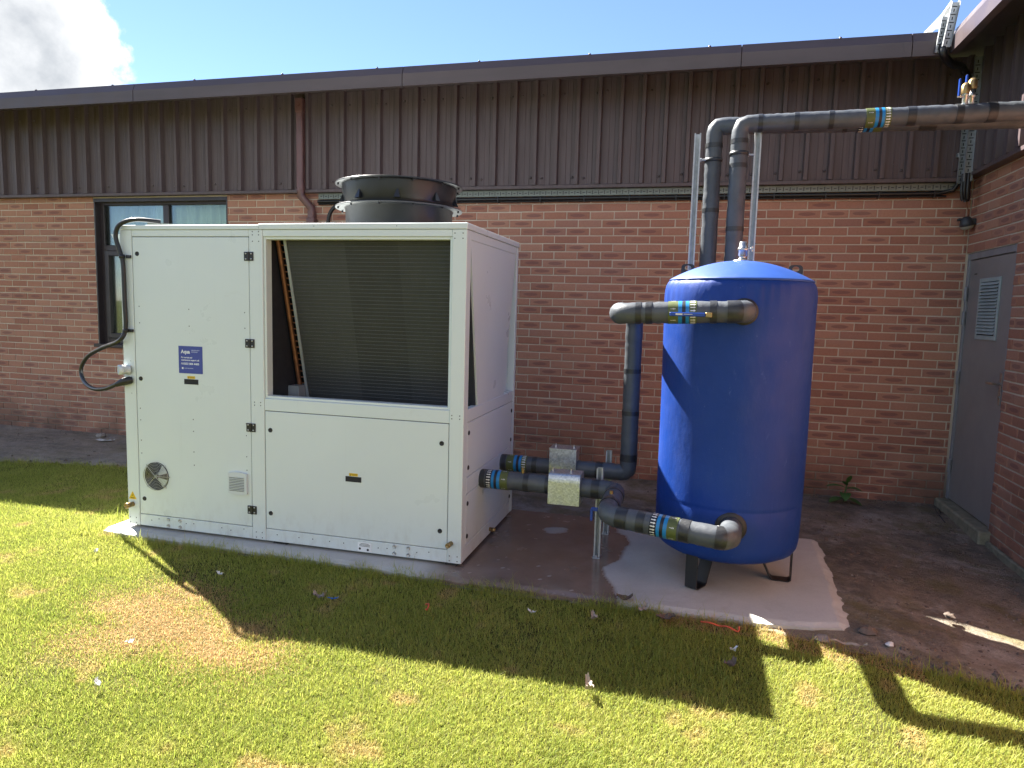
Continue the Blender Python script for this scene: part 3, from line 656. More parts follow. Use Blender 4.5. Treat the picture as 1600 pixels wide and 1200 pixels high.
q = MB(); q.box((WX-.03, WY0, -.05), (WX+.0, 5.695, .025), .008); obj('footing', q, M['plinth'], wing)

# ------------------------------------------------------------------ packaged chiller unit
UX0, UX1, UY0, UY1, UZ0, UZ1 = -3.750, -1.310, 3.928, 5.150, .060, 2.110
unit = thing('chiller_unit', 'large cream packaged chiller unit with V coil and black fan cowl on top', 'chiller', ((UX0+UX1)/2, (UY0+UY1)/2, .04))
cr = M['cream']
PL0, PL1, PM0, PM1, PR0 = UX0, -3.655, -2.762, -2.664, -1.400      # posts
def part(name, lo, hi, m=cr, ch=.003, parent=unit, label=None):
    q = MB(); q.box(lo, hi, ch); return obj(name, q, m, parent, label=label)
BZ = .140                                                         # top of the base rail
for (a, b) in ((PL0, PL1), (PM0, PM1), (PR0, UX1)):
    part('corner_post', (a, UY0, UZ0), (b, UY0+.08, 2.072))
for (a, b) in ((PL0, PL1), (PM0, PM1), (PR0, UX1)):
    part('corner_post', (a, UY1-.045, UZ0), (b, UY1, 2.072))
for (a, b) in ((PL1, PM0), (PM1, PR0)):
    part('base_rail', (a+.001, UY0+.002, UZ0), (b-.001, UY0+.08, BZ)); part('top_rail', (a+.001, UY0+.002, 2.030), (b-.001, UY0+.08, 2.072)); part('base_rail', (a+.001, UY1-.06, UZ0), (b-.001, UY1-.002, BZ)); part('top_rail', (a+.001, UY1-.06, 2.030), (b-.001, UY1-.002, 2.072))
part('mid_rail', (PM1+.001, UY0+.002, .925), (PR0-.001, UY0+.09, 1.004)); part('mid_rail', (PM1+.001, UY1-.06, .925), (PR0-.001, UY1-.002, 1.004))
for xx in (UX0, UX1-.045):
    part('side_base_rail', (xx+.0015, UY0+.081, UZ0), (xx+.0435, UY1-.061, BZ+.012)); part('side_top_rail', (xx+.0015, UY0+.081, 2.018), (xx+.0435, UY1-.061, 2.072))
part('side_mid_rail', (UX1-.045, UY0+.081, .925), (UX1-.0015, UY1-.061, 1.004))
# top sheets
part('top_sheet', (UX0-.003, UY0-.004, 2.0735), (PM1-.0265, UY1+.004, UZ1-.006)); part('top_sheet', (PM1-.025, UY0-.004, 2.0735), (UX1+.004, UY1+.004, UZ1))
q = MB(); q.box((UX0+.02, UY0+.05, UZ0-.019), (UX0+.12, UY0+.2, UZ0-.0005)); q.box((-2.62, UY0+.02, UZ0-.019), (-2.52, UY0+.2, UZ0-.0005)); q.box((-1.42, UY0+.02, UZ0-.019), (-1.34, UY0+.2, UZ0-.0005)); q.box((-1.42, UY1-.2, UZ0-.019), (-1.34, UY1-.02, UZ0-.0005)); q.box((UX0+.02, UY1-.2, UZ0-.019), (UX0+.12, UY1-.02, UZ0-.0005))
obj('packers', q, M['black_rubber'], unit)
q = MB(); q.box((UX0+.03, UY0+.03, UZ0+.02), (UX1-.03, UY1-.03, UZ0+.04)); q.box((UX0+.03, UY0+.06, UZ0+.04), (PM1, UY1-.05, 2.06)); q.box((PM1, UY0+.06, UZ0+.04), (UX1-.04, UY1-.05, .90)); obj('inner_box', q, M['dark_inside'], unit)
# left door, set 3 mm back behind dark seams
part('seam_backing', (PL1-.004, UY0+.012, BZ-.004), (PM0+.004, UY0+.030, 2.034), M['gap'], 0); part('seam_backing', (PM1-.004, UY0+.012, BZ-.004), (PR0+.004, UY0+.030, .929), M['gap'], 0)
door_p = part('service_door', (PL1+.004, UY0+.0015, BZ+.004), (PM0-.004, UY0+.0115, 2.026))
low_p = part('lower_panel', (PM1+.004, UY0+.0015, BZ+.004), (PR0-.004, UY0+.0115, .921))
for zz in (1.906, 1.354, .807, .257):
    q = MB(); q.box((PM0-.034, UY0-.006, zz-.028), (PM0-.003, UY0+.0012, zz+.028), .002); q.box((PM0+.003, UY0-.006, zz-.028), (PM0+.034, UY0-.0005, zz+.028), .002); q.cyl((PM0, UY0-.006, zz-.028), (PM0, UY0-.006, zz+.028), .006, 8)
    h = obj('hinge', q, M['black'], unit)
    q = MB()
    for dx in (-.019, .019):
        for dz in (-.017, .017): q.lathe([(.006, 0), (.005, .003), (.0002, .0035)], (PM0+dx, UY0-.006, zz+dz), (0, -1, 0), 8)
    obj('hinge_screws', q, M['steel'], h)
def lock(x, z, par): 
    q = MB(); q.lathe([(.015, 0), (.014, .004), (.011, .005), (.010, .002), (.0002, .002)], (x, UY0+.0015, z), (0, -1, 0), 14); obj('quarter_turn_lock', q, M['black'], par)
for z in (1.917, 1.084, .252): lock(-3.613, z, door_p)
for x, z in ((-2.622, .799), (-1.447, .800), (-2.625, .248), (-1.450, .255)): lock(x, z, low_p)
def pull(x, z, par):
    q = MB(); w, h = .054, .017; y = UY0-.001
    rect = [(x-w, z-h), (x+w, z+h)]
    q.box((x-w, y, z-h), (x+w, UY0+.0013, z-h+.005)); q.box((x-w, y, z+h-.005), (x+w, UY0+.0013, z+h)); q.box((x-w, y, z-h+.0055), (x-w+.005, UY0+.0013, z+h-.0055)); q.box((x+w-.005, y, z-h+.0055), (x+w, UY0+.0013, z+h-.0055)); q.box((x-w+.005, UY0+.0005, z-h+.005), (x+w-.005, UY0+.0012, z+h-.005))
    q.add([(x-w+.006, UY0+.0004, z-.002), (x+w-.006, UY0+.0004, z-.002), (x+w-.006, UY0-.0012, z-h+.006), (x-w+.006, UY0-.0012, z-h+.006)], [(0, 1, 2, 3)])
    obj('recessed_pull', q, M['gap'], par)
    s = MB(); s.box((x-.030, UY0+.0005, z+h+.003), (x+.030, UY0+.0013, z+h+.021)); st = obj('yellow_label', s, M['yellow'], unit)
    s = MB(); 
    for i, (a, b) in enumerate(((-.024, .026), (-.010, .024))): s.box((x+a, UY0+.0001, z+h+.014-i*.006), (x+b, UY0+.0004, z+h+.0158-i*.006))
    s.add([(x-.026, UY0+.0001, z+h+.005), (x-.016, UY0+.0001, z+h+.005), (x-.021, UY0+.0001, z+h+.0125)], [(0, 1, 2)]); obj('label_print', s, M['print_black'], st)
pull(-3.213, 1.082, door_p); pull(-2.032, .527, low_p)
# blue sticker with its lettering
def text_mesh(s, size, bold=0.0):
    cu = bpy.data.curves.new('text', 'FONT'); cu.body = s; cu.size = size; cu.resolution_u = 3; cu.offset = bold
    o = bpy.data.objects.new('text', cu); COL.objects.link(o); dg = bpy.context.evaluated_depsgraph_get(); dg.update()
    me = bpy.data.meshes.new_from_object(o.evaluated_get(dg)); vs = [tuple(v.co) for v in me.vertices]; fs = [tuple(p.vertices) for p in me.polygons]
    bpy.data.objects.remove(o); bpy.data.curves.remove(cu); bpy.data.meshes.remove(me); return vs, fs
def write(mb_, s, size, x, y, z, bold=0.0, width=None):
    vs_, fs_ = text_mesh(s, size, bold); w = max(v[0] for v in vs_); k = (width/w) if width else 1
    mb_.add([(x+v[0]*k, y, z+v[1]) for v in vs_], fs_)
SX, SZ = -3.307, 1.137; sw, sh = .185, .181; sy_ = UY0+.0002
st = part('blue_sticker', (SX, UY0+.0004, SZ), (SX+sw, UY0+.0013, SZ+sh), M['sticker_blue'], 0, label='blue service sticker with white lettering')
q = MB(); write(q, 'Aqua', .034, SX+.020, sy_, SZ+.133, .0010, .068)
write(q, 'For service and', .0145, SX+.020, sy_, SZ+.101, .0003, .085); write(q, 'maintenance support call', .0145, SX+.020, sy_, SZ+.084, .0003, .138)
write(q, '0333 004 4400', .0185, SX+.036, sy_, SZ+.058, .0005, .122)
q.lathe([(.0035, 0), (.0062, 0)], (SX+.026, sy_, SZ+.0645), (0, -1, 0), 12); q.box((SX+.024, sy_, SZ+.028), (SX+.036, sy_+.0001, SZ+.040))
obj('lettering', q, M['print_white'], st, fix=False)
q = MB()
for z_, a, b in ((.152, .100, .162), (.141, .100, .150), (.032, .044, .112)):
    rs = random.Random(z_); xx = a
    while xx < b: w = rs.uniform(.004, .009); q.box((SX+xx, sy_, SZ+z_), (SX+min(b, xx+w), sy_+.0001, SZ+z_+.005)); xx += w+.0022
obj('small_print', q, M['print_pale'], st)
# circular fan guard in the door
fx_, fz_ = -3.508, .419; R = .098
q = MB(); q.disc((fx_, UY0+.0012, fz_), (0, -1, 0), R, 32); gb = obj('fan_guard', q, M['dark_inside'], unit, label='round wire fan guard with pale fan blades behind it')
for k in range(5):
    a0 = k*2*math.pi/5+.3; q = MB(); P = []
    for i in range(7): a = a0+i*.12; P.append((fx_+.088*math.cos(a), UY0-.0005+.0004*i-.002, fz_+.088*math.sin(a)))
    P.append((fx_+.02*math.cos(a0+.5), UY0-.0006, fz_+.02*math.sin(a0+.5))); P.append((fx_+.02*math.cos(a0), UY0-.0006, fz_+.02*math.sin(a0)))
    if k in (0, 4): q.add(P, [tuple(range(len(P)))]); obj('blade', q, M['cream_edge'] if k != 0 else M['plastic_grey'], gb)
q = MB()
for i in range(9):
    rr_ = .016+.0102*i; q.tube([Vector((fx_+rr_*math.cos(a*2*math.pi/36), UY0-.012+.00004*i*i, fz_+rr_*math.sin(a*2*math.pi/36))) for a in range(37)], 0.0011 if i < 8 else .0018, 5, caps=False)
for a in (.8, 2.37, 3.94, 5.51, 0.02): q.tube([Vector((fx_, UY0-.013, fz_)), Vector((fx_+.104*math.cos(a), UY0-.008, fz_+.104*math.sin(a))), Vector((fx_+.110*math.cos(a), UY0, fz_+.110*math.sin(a)))], .0021, 5)
obj('guard_wires', q, M['steel'], gb)
q = MB(); q.cyl((fx_, UY0-.002, fz_), (fx_, UY0-.011, fz_), .010, 14); obj('fan_hub', q, M['steel'], gb)
# filter vent
vx0, vx1, vz0, vz1 = -2.933, -2.793, .354, .501
q = MB(); P = []
for i in range(9): t_ = i/8; P.append((vx0+(vx1-vx0)*t_, vz1-.006+.009*math.sin(math.pi*t_)))
for i in range(9): t_ = i/8; P.append((vx1-(vx1-vx0)*t_, vz0+.006-.009*math.sin(math.pi*t_)))
q.prism([(a, b) for a, b in P], UY0-.016, UY0+.0012, 1); vent = obj('filter_vent', q, M['plastic_grey'], unit)
for i in range(9):
    zz = vz0+.026+i*.0108; q = MB(); q.add([(vx0+.010, UY0-.0165, zz), (vx1-.018, UY0-.0165, zz), (vx1-.018, UY0-.0195, zz+.0062), (vx0+.010, UY0-.0195, zz+.0062), (vx0+.010, UY0-.0162, zz+.0066), (vx1-.018, UY0-.0162, zz+.0066)], [(0, 1, 2, 3), (3, 2, 5, 4)]); obj('slat', q, M['plastic_grey'], vent)
q = MB()
for i in range(9): zz = vz0+.026+i*.0108; q.box((vx0+.010, UY0-.0163, zz-.0030), (vx1-.018, UY0-.0159, zz-.0003))
obj('vent_slots', q, M['dark_inside'], vent)
# warning triangle, spigots, label, bolts, rivets
q = MB(); tx, tz = -3.710, .240; q.prism([(tx-.032, tz), (tx+.032, tz), (tx, tz+.055)], UY0-.0011, UY0-.0002, 1); tri = obj('warning_triangle', q, M['yellow'], unit)
q = MB(); q.add([(tx-.003, UY0-.0015, tz+.028), (tx+.006, UY0-.0015, tz+.036), (tx+.002, UY0-.0015, tz+.022)], [(0, 1, 2)]); q.box((tx-.016, UY0-.0014, tz+.006), (tx+.016, UY0-.0012, tz+.010)); obj('triangle_print', q, M['print_black'], tri)
def spig(p, ax, L, r, m, name='drain_spigot'):
    q = MB(); q.lathe([(r, -.001), (r, L*.55), (r*1.12, L*.56), (r*1.12, L), (r*.7, L), (r*.7, L*.4), (.0002, L*.4)], p, ax, 16); obj(name, q, m, unit)
spig((-3.708, UY0, .205), (-.25, -1, -.05), .055, .017, M['brass']); spig((-1.375, UY0, .186), (-.2, -1, -.1), .045, .014, M['brass']); spig((UX1, 4.543, .095), (1, -.2, 0), .04, .014, M['brass'])
spig((-3.700, UY0, 1.141), (-.75, -1, 0), .07, .030, M['plastic_grey'], 'cable_gland')
part('rating_label', (-2.000, UY0-.0010, .066), (-1.905, UY0+.0016, .126), M['print_white'], 0)
q = MB()
for z_, a, b in ((.116, .02, .075), (.108, .012, .085), (.100, .012, .085)): q.box((-2.0+a, UY0-.0014, z_), (-2.0+b, UY0-.0011, z_+.003))
q.disc((-1.985, UY0-.0013, .084), (0, -1, 0), .008, 10); q.disc((-1.930, UY0-.0013, .080), (0, -1, 0), .008, 10); obj('label_print', q, M['print_black'], unit)
q = MB()
for cx_ in (-3.377, -1.703):
    for dx in (-.047, .047):
        for dz in (-.022, .022): q.lathe([(.013, 0), (.012, .004), (.009, .005), (.008, .001), (.0002, .001)], (cx_+dx, UY0+.002, .100+dz), (0, -1, 0), 12)
obj('lifting_bolts', q, M['steel'], unit, kind='stuff')
q = MB()
def rivet(x, z, y=None): q.lathe([(.0042, 0), (.003, .002), (.0002, .0025)], (x, (UY0 if y is None else y)+.0004, z), (0, -1, 0), 6)
for a in (-3.735, -3.685):
    for z in (.075, .11): rivet(a, z)
for a in (-2.735, -2.690):
    for z in (.075, .11, .955, .975, 2.00, 2.04, 2.06): rivet(a, z)
for a in (-1.385, -1.335):
    for z in (.075, .105, .955, .975, 2.02, 2.05): rivet(a, z)
for a in (-3.56, -3.50, -3.28, -3.22, -3.0, -2.93, -2.83, -2.58, -2.42, -2.32, -2.2, -2.1, -1.86, -1.8, -1.6, -1.52): rivet(a, .10+.02*hsh(a), UY0+.002)
for z in (.57, .66, .80, .88): rivet(-3.625, z, UY0+.0015); rivet(-3.205, z-.05, UY0+.0015); rivet(-2.80, z-.05, UY0+.0015)
for a, z in ((-3.61, 1.57), (-3.61, 1.46), (-3.22, 1.56), (-3.22, 1.45), (-2.80, 1.55), (-2.80, 1.45), (-3.69, 1.2), (-3.69, .98), (-2.3, 2.092), (-1.75, 2.092)): rivet(a, z, UY0-.0025 if z > 2.08 else UY0+.0015)
obj('rivets', q, M['dark_inside'], unit, kind='stuff')
# coil opening: inner lip frame
q = MB(); rect_frame(q, PM1+.0005, PR0-.0005, 1.0045, 2.0295, .016, UY0+.012, UY0+.075, .002); obj('opening_frame', q, M['cream_edge'], unit)
# front coil: leaning, top out, bottom in
def coil(ya0, ya1, xa, xb, z0, z1, th):
    q = MB(); n = Vector((0, z1-z0, ya0-ya1)).normalized()
    a = [(xa, ya1, z0), (xb, ya1, z0), (xb, ya0, z1), (xa, ya0, z1)]; off = Vector((0, 1, 0))*th*(1 if ya1 > ya0 else -1)
    b = [tuple(Vector(p)+off) for p in a]; q.add(a+b, [(0, 1, 2, 3), (7, 6, 5, 4), (0, 4, 5, 1), (1, 5, 6, 2), (2, 6, 7, 3), (3, 7, 4, 0)])
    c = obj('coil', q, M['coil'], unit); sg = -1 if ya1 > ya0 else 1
    q = MB(); N = 46
    for i in range(N):
        t_ = (i+.5)/N; z = z0+(z1-z0)*t_; y = ya1+(ya0-ya1)*t_
        q.box((xa+.002, y+sg*.0035, z-.0022), (xb-.002, y+sg*.0005, z+.0022))
    obj('coil_tubes', q, M['coil_line'], c); return c
cz0, cz1 = .945, 2.04
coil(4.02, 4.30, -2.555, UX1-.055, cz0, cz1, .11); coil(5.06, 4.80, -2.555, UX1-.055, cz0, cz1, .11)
q = MB(); q.add([(-2.574, 4.012, cz1), (-2.5555, 4.012, cz1), (-2.5555, 4.295, cz0), (-2.574, 4.295, cz0), (-2.574, 4.132, cz1), (-2.5555, 4.132, cz1), (-2.5555, 4.415, cz0), (-2.574, 4.415, cz0)], [(0, 1, 2, 3), (7, 6, 5, 4), (0, 4, 5, 1), (1, 5, 6, 2), (2, 6, 7, 3), (3, 7, 4, 0)]); obj('coil_end_plate', q, M['tray_inside'], unit)
q = MB(); q.tube([Vector((-2.632, 4.05, 2.03)), Vector((-2.632, 4.30, 1.05)), Vector((-2.632, 4.305, 1.02))], .0165, 14); obj('copper_header', q, M['copper'], unit)
q = MB()
for i in range(24):
    t_ = i/24; y = 4.30+(4.05-4.30)*t_; z = 1.03+t_*1.0; q.tube([Vector((-2.632, y, z)), Vector((-2.60, y+.02, z)), Vector((-2.574, y+.03, z-.004))], .0045, 6)
    q.tube([Vector((-2.576, y+.05, z+.01)), Vector((-2.60, y+.055, z+.01)), Vector((-2.602, y+.09, z+.01)), Vector((-2.576, y+.095, z+.01))], .0045, 6)
obj('return_bends', q, M['copper'], unit)
q = MB()
for i in range(9):
    t_ = i/9; q.tube([Vector((-2.60-.02*hsh(i), 4.36, 1.0)), Vector((-2.59+.02*hsh(i, 1), 4.34-.02*hsh(i, 2), 1.12+.1*hsh(i, 3))), Vector((-2.575, 4.36, 1.05+.3*hsh(i, 4)))], .003, 5)
obj('capillary_tubes', q, M['copper'], unit)
q = MB(); q.box((PM1+.001, UY0+.09, .93), (UX1-.05, UY1-.07, .948)); q.box((PM1+.002, 4.20, .949), (-2.58, 4.9, 1.06)); obj('drip_tray', q, M['tray_inside'], unit)
q = MB(); q.box((PM1-.002, UY0+.082, 1.0), (PM1+.004, UY1-.06, 2.06)); obj('divider', q, M['dark_inside'], unit)
# right side panels
sx0 = UX1-.012
part('side_seam_backing', (UX1-.03, UY0+.0805, BZ+.012), (UX1-.0125, UY1-.0605, .925), M['gap'], 0)
p1 = part('side_panel', (sx0, UY0+.0835, .5835), (UX1-.001, UY1-.0635, .9215)); p2 = part('side_panel', (sx0, UY0+.0835, .4765), (UX1-.001, UY1-.0635, .5800)); p3 = part('side_panel', (sx0, UY0+.0835, BZ+.0155), (UX1-.001, UY1-.0635, .4730))
for par, pts in ((p1, ((4.035, .857), (4.035, .640), (5.060, .856), (5.060, .635))), (p3, ((4.035, .413), (4.035, .205), (5.06, .40), (5.06, .195)))):
    for y_, z_ in pts:
        q = MB(); q.lathe([(.015, 0), (.014, .004), (.010, .005), (.009, .002), (.0002, .002)], (UX1-.001, y_, z_), (1, 0, 0), 14); obj('quarter_turn_lock', q, M['black'], par)
q = MB(); q.prism([(4.215, 1.004), (4.835, 1.004), (5.085, 2.017), (4.010, 2.017)], UX1-.016, UX1-.004, 0); obj('side_wedge_panel', q, cr, unit)
q = MB(); q.prism([(4.20, 1.0), (4.85, 1.0), (5.1, 2.02), (4.0, 2.02)], UX1-.05, UX1-.0165, 0); obj('wedge_backing', q, M['dark_inside'], unit)
q = MB(); q.prism([(4.84, 1.0), (5.088, 1.0), (5.088, 2.02)], UX1-.056, UX1-.050, 0); obj('added_sun_baffle', q, cr, unit)  # plate added to stop sun passing through the rear coil gap
# left side closing panels
part('side_panel', (UX0+.001, UY0+.081, BZ+.014), (UX0+.012, UY1-.061, 2.017)); part('rear_panel', (UX0+.10, UY1-.012, BZ), (PM0-.001, UY1-.003, 2.028)); part('rear_panel', (PM1+.001, UY1-.012, BZ), (PR0-.001, UY1-.003, .922))
q = MB(); q.prism([(-3.752, 2.01), (-3.835, 2.055), (-3.752, 1.87)], 4.02, 4.35, 1); 
q = MB(); q.add([(UX0, 3.965, 2.050), (UX0-.105, 3.965, 2.050), (UX0, 3.965, 1.88), (UX0, 4.5, 2.050), (UX0-.105, 4.5, 2.050), (UX0, 4.5, 1.88)], [(0, 1, 2), (5, 4, 3), (0, 3, 4, 1), (1, 4, 5, 2)]); obj('side_hood', q, cr, unit)
# fan cowl
FC = (-2.005, 4.540, UZ1)
q = MB(); q.lathe([(.358, .0), (.362, .145), (.368, .155), (.388, .305), (.388, .318), (.377, .318), (.358, .16), (.350, .0)], FC, (0, 0, 1), 64); cowl = obj('fan_cowl', q, M['fan_black'], unit, label='black round fan cowl with two flanges')
for r0, r1, z_ in ((.364, .428, .160), (.387, .428, .314)):
    q = MB(); q.lathe([(r0, z_-.004), (r1, z_-.004), (r1+.001, z_+.001), (r1, z_+.004), (r0, z_+.004)], FC, (0, 0, 1), 64); obj('flange', q, M['flange'] if z_ < .2 else M['fan_black'], cowl)
q = MB(); q.disc((FC[0], FC[1], UZ1+.02), (0, 0, 1), .350, 40); obj('fan_disc', q, M['dark_inside'], cowl)
for k in range(9):
    a = k*2*math.pi/9-1.2; e = Vector((math.cos(a), math.sin(a), 0)); t_ = Vector((-math.sin(a), math.cos(a), 0)); q = MB()
    c0 = Vector(FC)+Vector((0, 0, .190))+e*.3725; c1 = Vector(FC)+Vector((0, 0, .245))+e*.380
    q.add([c0-t_*.020+e*.001, c0+t_*.020+e*.001, c1+t_*.008+e*.001, c1-t_*.002+e*.001, c0-t_*.020+e*.030, c0+t_*.020+e*.030], [(0, 4, 3), (4, 5, 2, 3), (1, 2, 5), (0, 1, 5, 4)]); obj('gusset', q, M['fan_black'], cowl)
q = MB()
for k in range(12):
    a = k*2*math.pi/12+.1; e = Vector((math.cos(a), math.sin(a), 0))
    for z_ in (.310, .156): q.cyl(Vector(FC)+e*.412+Vector((0, 0, z_-.014)), Vector(FC)+e*.412+Vector((0, 0, z_)), .007, 6)
obj('flange_bolts', q, M['fan_black'], cowl, kind='stuff')

# ------------------------------------------------------------------ supply cable on the unit
cab = thing('supply_cable', 'black supply cable looping out from the left edge of the cream unit', 'cable', (-3.72, 3.9, 1.0))
pts = [(-3.50, 4.02, 2.135), (-3.62, 3.935, 2.140), (-3.715, 3.90, 2.105), (-3.748, 3.895, 2.03), (-3.725, 3.902, 1.93), (-3.706, 3.905, 1.85), (-3.702, 3.905, 1.60), (-3.703, 3.905, 1.42), (-3.745, 3.89, 1.335), (-3.855, 3.86, 1.285), (-3.955, 3.84, 1.225), (-4.005, 3.83, 1.14), (-3.985, 3.83, 1.055), (-3.92, 3.84, 1.008), (-3.84, 3.86, 1.010), (-3.775, 3.885, 1.040), (-3.735, 3.90, 1.058)]
def swing(p):
    fr = max(0.0, (-3.742-p[0])/.263) if p[2] < 1.40 else 0.0; y2 = p[1]+.50*fr; k = y2/p[1]; return (p[0]*k, y2, 1.625+(p[2]-1.625)*k)
pts = [swing(p) for p in pts]
def crom(P, n=8):
    P = [Vector(p) for p in P]; o = []
    for i in range(len(P)-1):
        p0, p1, p2, p3 = P[max(i-1, 0)], P[i], P[i+1], P[min(i+2, len(P)-1)]
        for k in range(n):
            t = k/n; o.append(.5*((2*p1)+(p2-p0)*t+(2*p0-5*p1+4*p2-p3)*t*t+(3*p1-p0-3*p2+p3)*t**3))
    o.append(P[-1]); return o
q = MB(); q.tube(crom(pts), .0145, 12); obj('cable', q, M['cable'], cab)
q = MB(); q.tube([Vector((-3.775, 3.884, 1.038)), Vector((-3.745, 3.893, 1.052)), Vector((-3.725, 3.90, 1.060)), Vector((-3.690, 3.915, 1.070)), Vector((-3.680, 3.926, 1.072))], [.016, .022, .027, .026, .020], 14); obj('cable_gland', q, M['black'], cab)
for z in (1.897, 1.405):
    q = MB(); q.lathe([(.0155, -.012), (.0185, -.012), (.0185, .012), (.0155, .012)], (-3.712 if z > 1.8 else -3.703, 3.905, z), (0, 0, 1), 12); q.box((-3.69, 3.912, z-.010), (-3.655, 3.9272, z+.010), .002); obj('cable_clip', q, M['black'], cab)

# slotted tray lying on the unit's roof with the cable
def tray(name, parent, a, b, w, up, out_, m, slots=True, flange=.025):
    """perforated cable tray from a to b; width along up, facing out_."""
    a, b, up, out_ = Vector(a), Vector(b), Vector(up).normalized(), Vector(out_).normalized(); d = (b-a); L = d.length; d.normalize(); q = MB()
    def bx(s0, s1, u0, u1, o0, o1, mb_):
        V = [a+d*s+up*u+out_*o for o in (o0, o1) for s, u in ((s0, u0), (s1, u0), (s1, u1), (s0, u1))]
        mb_.add(V, [(0, 3, 2, 1), (4, 5, 6, 7), (0, 1, 5, 4), (1, 2, 6, 5), (2, 3, 7, 6), (3, 0, 4, 7)])
    bx(0, L, -w/2, w/2, 0, .0015, q); bx(0, L, -w/2-.002, -w/2, 0, flange, q); bx(0, L, w/2, w/2+.002, 0, flange, q)
    o = obj(name, q, m, parent)
    if slots:
        q = MB(); s = .02; k = 0
        while s < L-.03:
            if k % 2 == 0: bx(s, s+.022, -.0035, .0035, .0014, .0021, q)
            else: bx(s+.002, s+.009, -w*.32, w*.32, .0014, .0021, q)
            s += .034 if k % 2 == 0 else .022; k += 1
        obj('tray_slots', q, M['gap'], o if parent else o)
    return o
tr = thing('cable_tray', 'perforated steel tray lying flat on the roof of the cream unit', 'cable tray', (-3.3, 4.05, UZ1))
tray('tray', tr, (-3.62, 4.05, UZ1-.004), (-2.95, 4.42, UZ1-.004), .07, (-.48, .87, 0), (0, 0, 1), M['tray'])
# long tray and cable under the cladding
tr = thing('cable_tray', 'long perforated tray and black cables fixed along the wall below the cladding', 'cable tray', (-1.0, 6.69, 2.71))
tray('tray', tr, (-3.86, D-.030, 2.722), (2.02, D-.030, 2.722), .055, (0, 0, 1), (0, -1, 0), M['tray'], flange=.012)
q = MB(); q.tube(resample([Vector((-3.86, D-.040, 2.668)), Vector((1.9, D-.040, 2.668)), Vector((2.0, D-.05, 2.69)), Vector((2.04, D-.08, 2.76))], .3), .017, 8); obj('cable', q, M['cable'], tr)
q = MB(); q.tube(resample([Vector((-3.86, D-.028, 2.645)), Vector((1.96, D-.028, 2.645))], .4), .008, 6); obj('cable', q, M['cable'], tr)
for i in range(14): q = MB(); q.box((-3.6+i*.42, D-.062, 2.636), (-3.59+i*.42, D-.002, 2.690)); obj('cable_tie', q, M['black'], tr)
# cable dropping from that tray behind the unit
cb = thing('cable_drop', 'black cable with steel channel dropping behind the cream unit beside the downpipe', 'cable', (-3.75, 6.66, 2.0))
q = MB(); q.tube(crom([(-3.30, 6.63, 2.672), (-3.50, 6.62, 2.66), (-3.66, 6.61, 2.58), (-3.72, 6.62, 2.42), (-3.73, 6.64, 2.1), (-3.73, 6.65, 1.2)]), .02, 10); obj('cable', q, M['cable'], cb)
q = MB(); q.box((-3.775, 6.66, 1.2), (-3.765, 6.70, 2.46)); q.box((-3.675, 6.66, 1.2), (-3.665, 6.70, 2.46)); q.box((-3.7645, 6.695, 1.2), (-3.6755, 6.70, 2.46)); obj('channel', q, M['galv_dull'], cb)

# ------------------------------------------------------------------ blue buffer tank
TX, TY = .239, 4.372
tank = thing('buffer_tank', 'tall blue jacketed water tank on black strip legs', 'tank', (TX, TY, .04))
def tank_surface(prof, n=96, wr=None):
    b = MB(); vs = []; fs = []
    for r, z in prof:
        for k in range(n):
            a = 2*math.pi*k/n; d_ = wr(a, z) if wr else 0; vs.append((TX+(r+d_)*math.cos(a), TY+(r+d_)*math.sin(a), z))
    for i in range(len(prof)-1):
        for k in range(n): fs.append((i*n+k, i*n+(k+1) % n, (i+1)*n+(k+1) % n, (i+1)*n+k))
    b.add(vs, fs, smooth=True); return b
prof = [(.02, .185), (.16, .19), (.28, .205), (.36, .225), (.395, .245), (.412, .275), (.419, .32), (.421, .42), (.422, .528)]
prof += [(.4195, .535), (.4225, .545)]+[(.4225+.0035*t, .56+t*1.10) for t in [i/18 for i in range(19)]]+[(.4265, 1.70), (.4255, 1.73), (.4225, 1.76), (.417, 1.785), (.409, 1.803), (.402, 1.810)]
def wr(a, z):
    w = .0020*math.sin(a*3+z*2.1)+.0013*math.sin(a*7-z*5)+.0010*math.sin(a*13+z*3.1+2*math.sin(a*2))*max(0, math.sin(z*2.6+a))
    if z > 1.60:
        t = min(1, (z-1.60)/.16)*(1 if z < 1.79 else .4); w += t*(.0040*math.sin(a*34+3*math.sin(a*5))*(.5+.5*math.sin(a*4+.7))+.0016*math.sin(a*61+z*9)*(.5+.5*math.sin(a*3)))
    return w
obj('jacket', tank_surface(prof, 160, wr), M['blue'], tank, fix=False)
q = MB(); P = [(.408, 1.8125), (.4065, 1.8185), (.398, 1.824)]
for i in range(1, 13): r = .398*(1-i/12.0); P.append((max(r, .0005), 1.824+.112*(1-(r/.398)**2)))
q = tank_surface([(.385, 1.800)]+P, 96, lambda a, z: .0012*math.sin(a*23+2*math.sin(a*3)) if z < 1.83 else 0); obj('domed_lid', q, M['dome'], tank, fix=False)
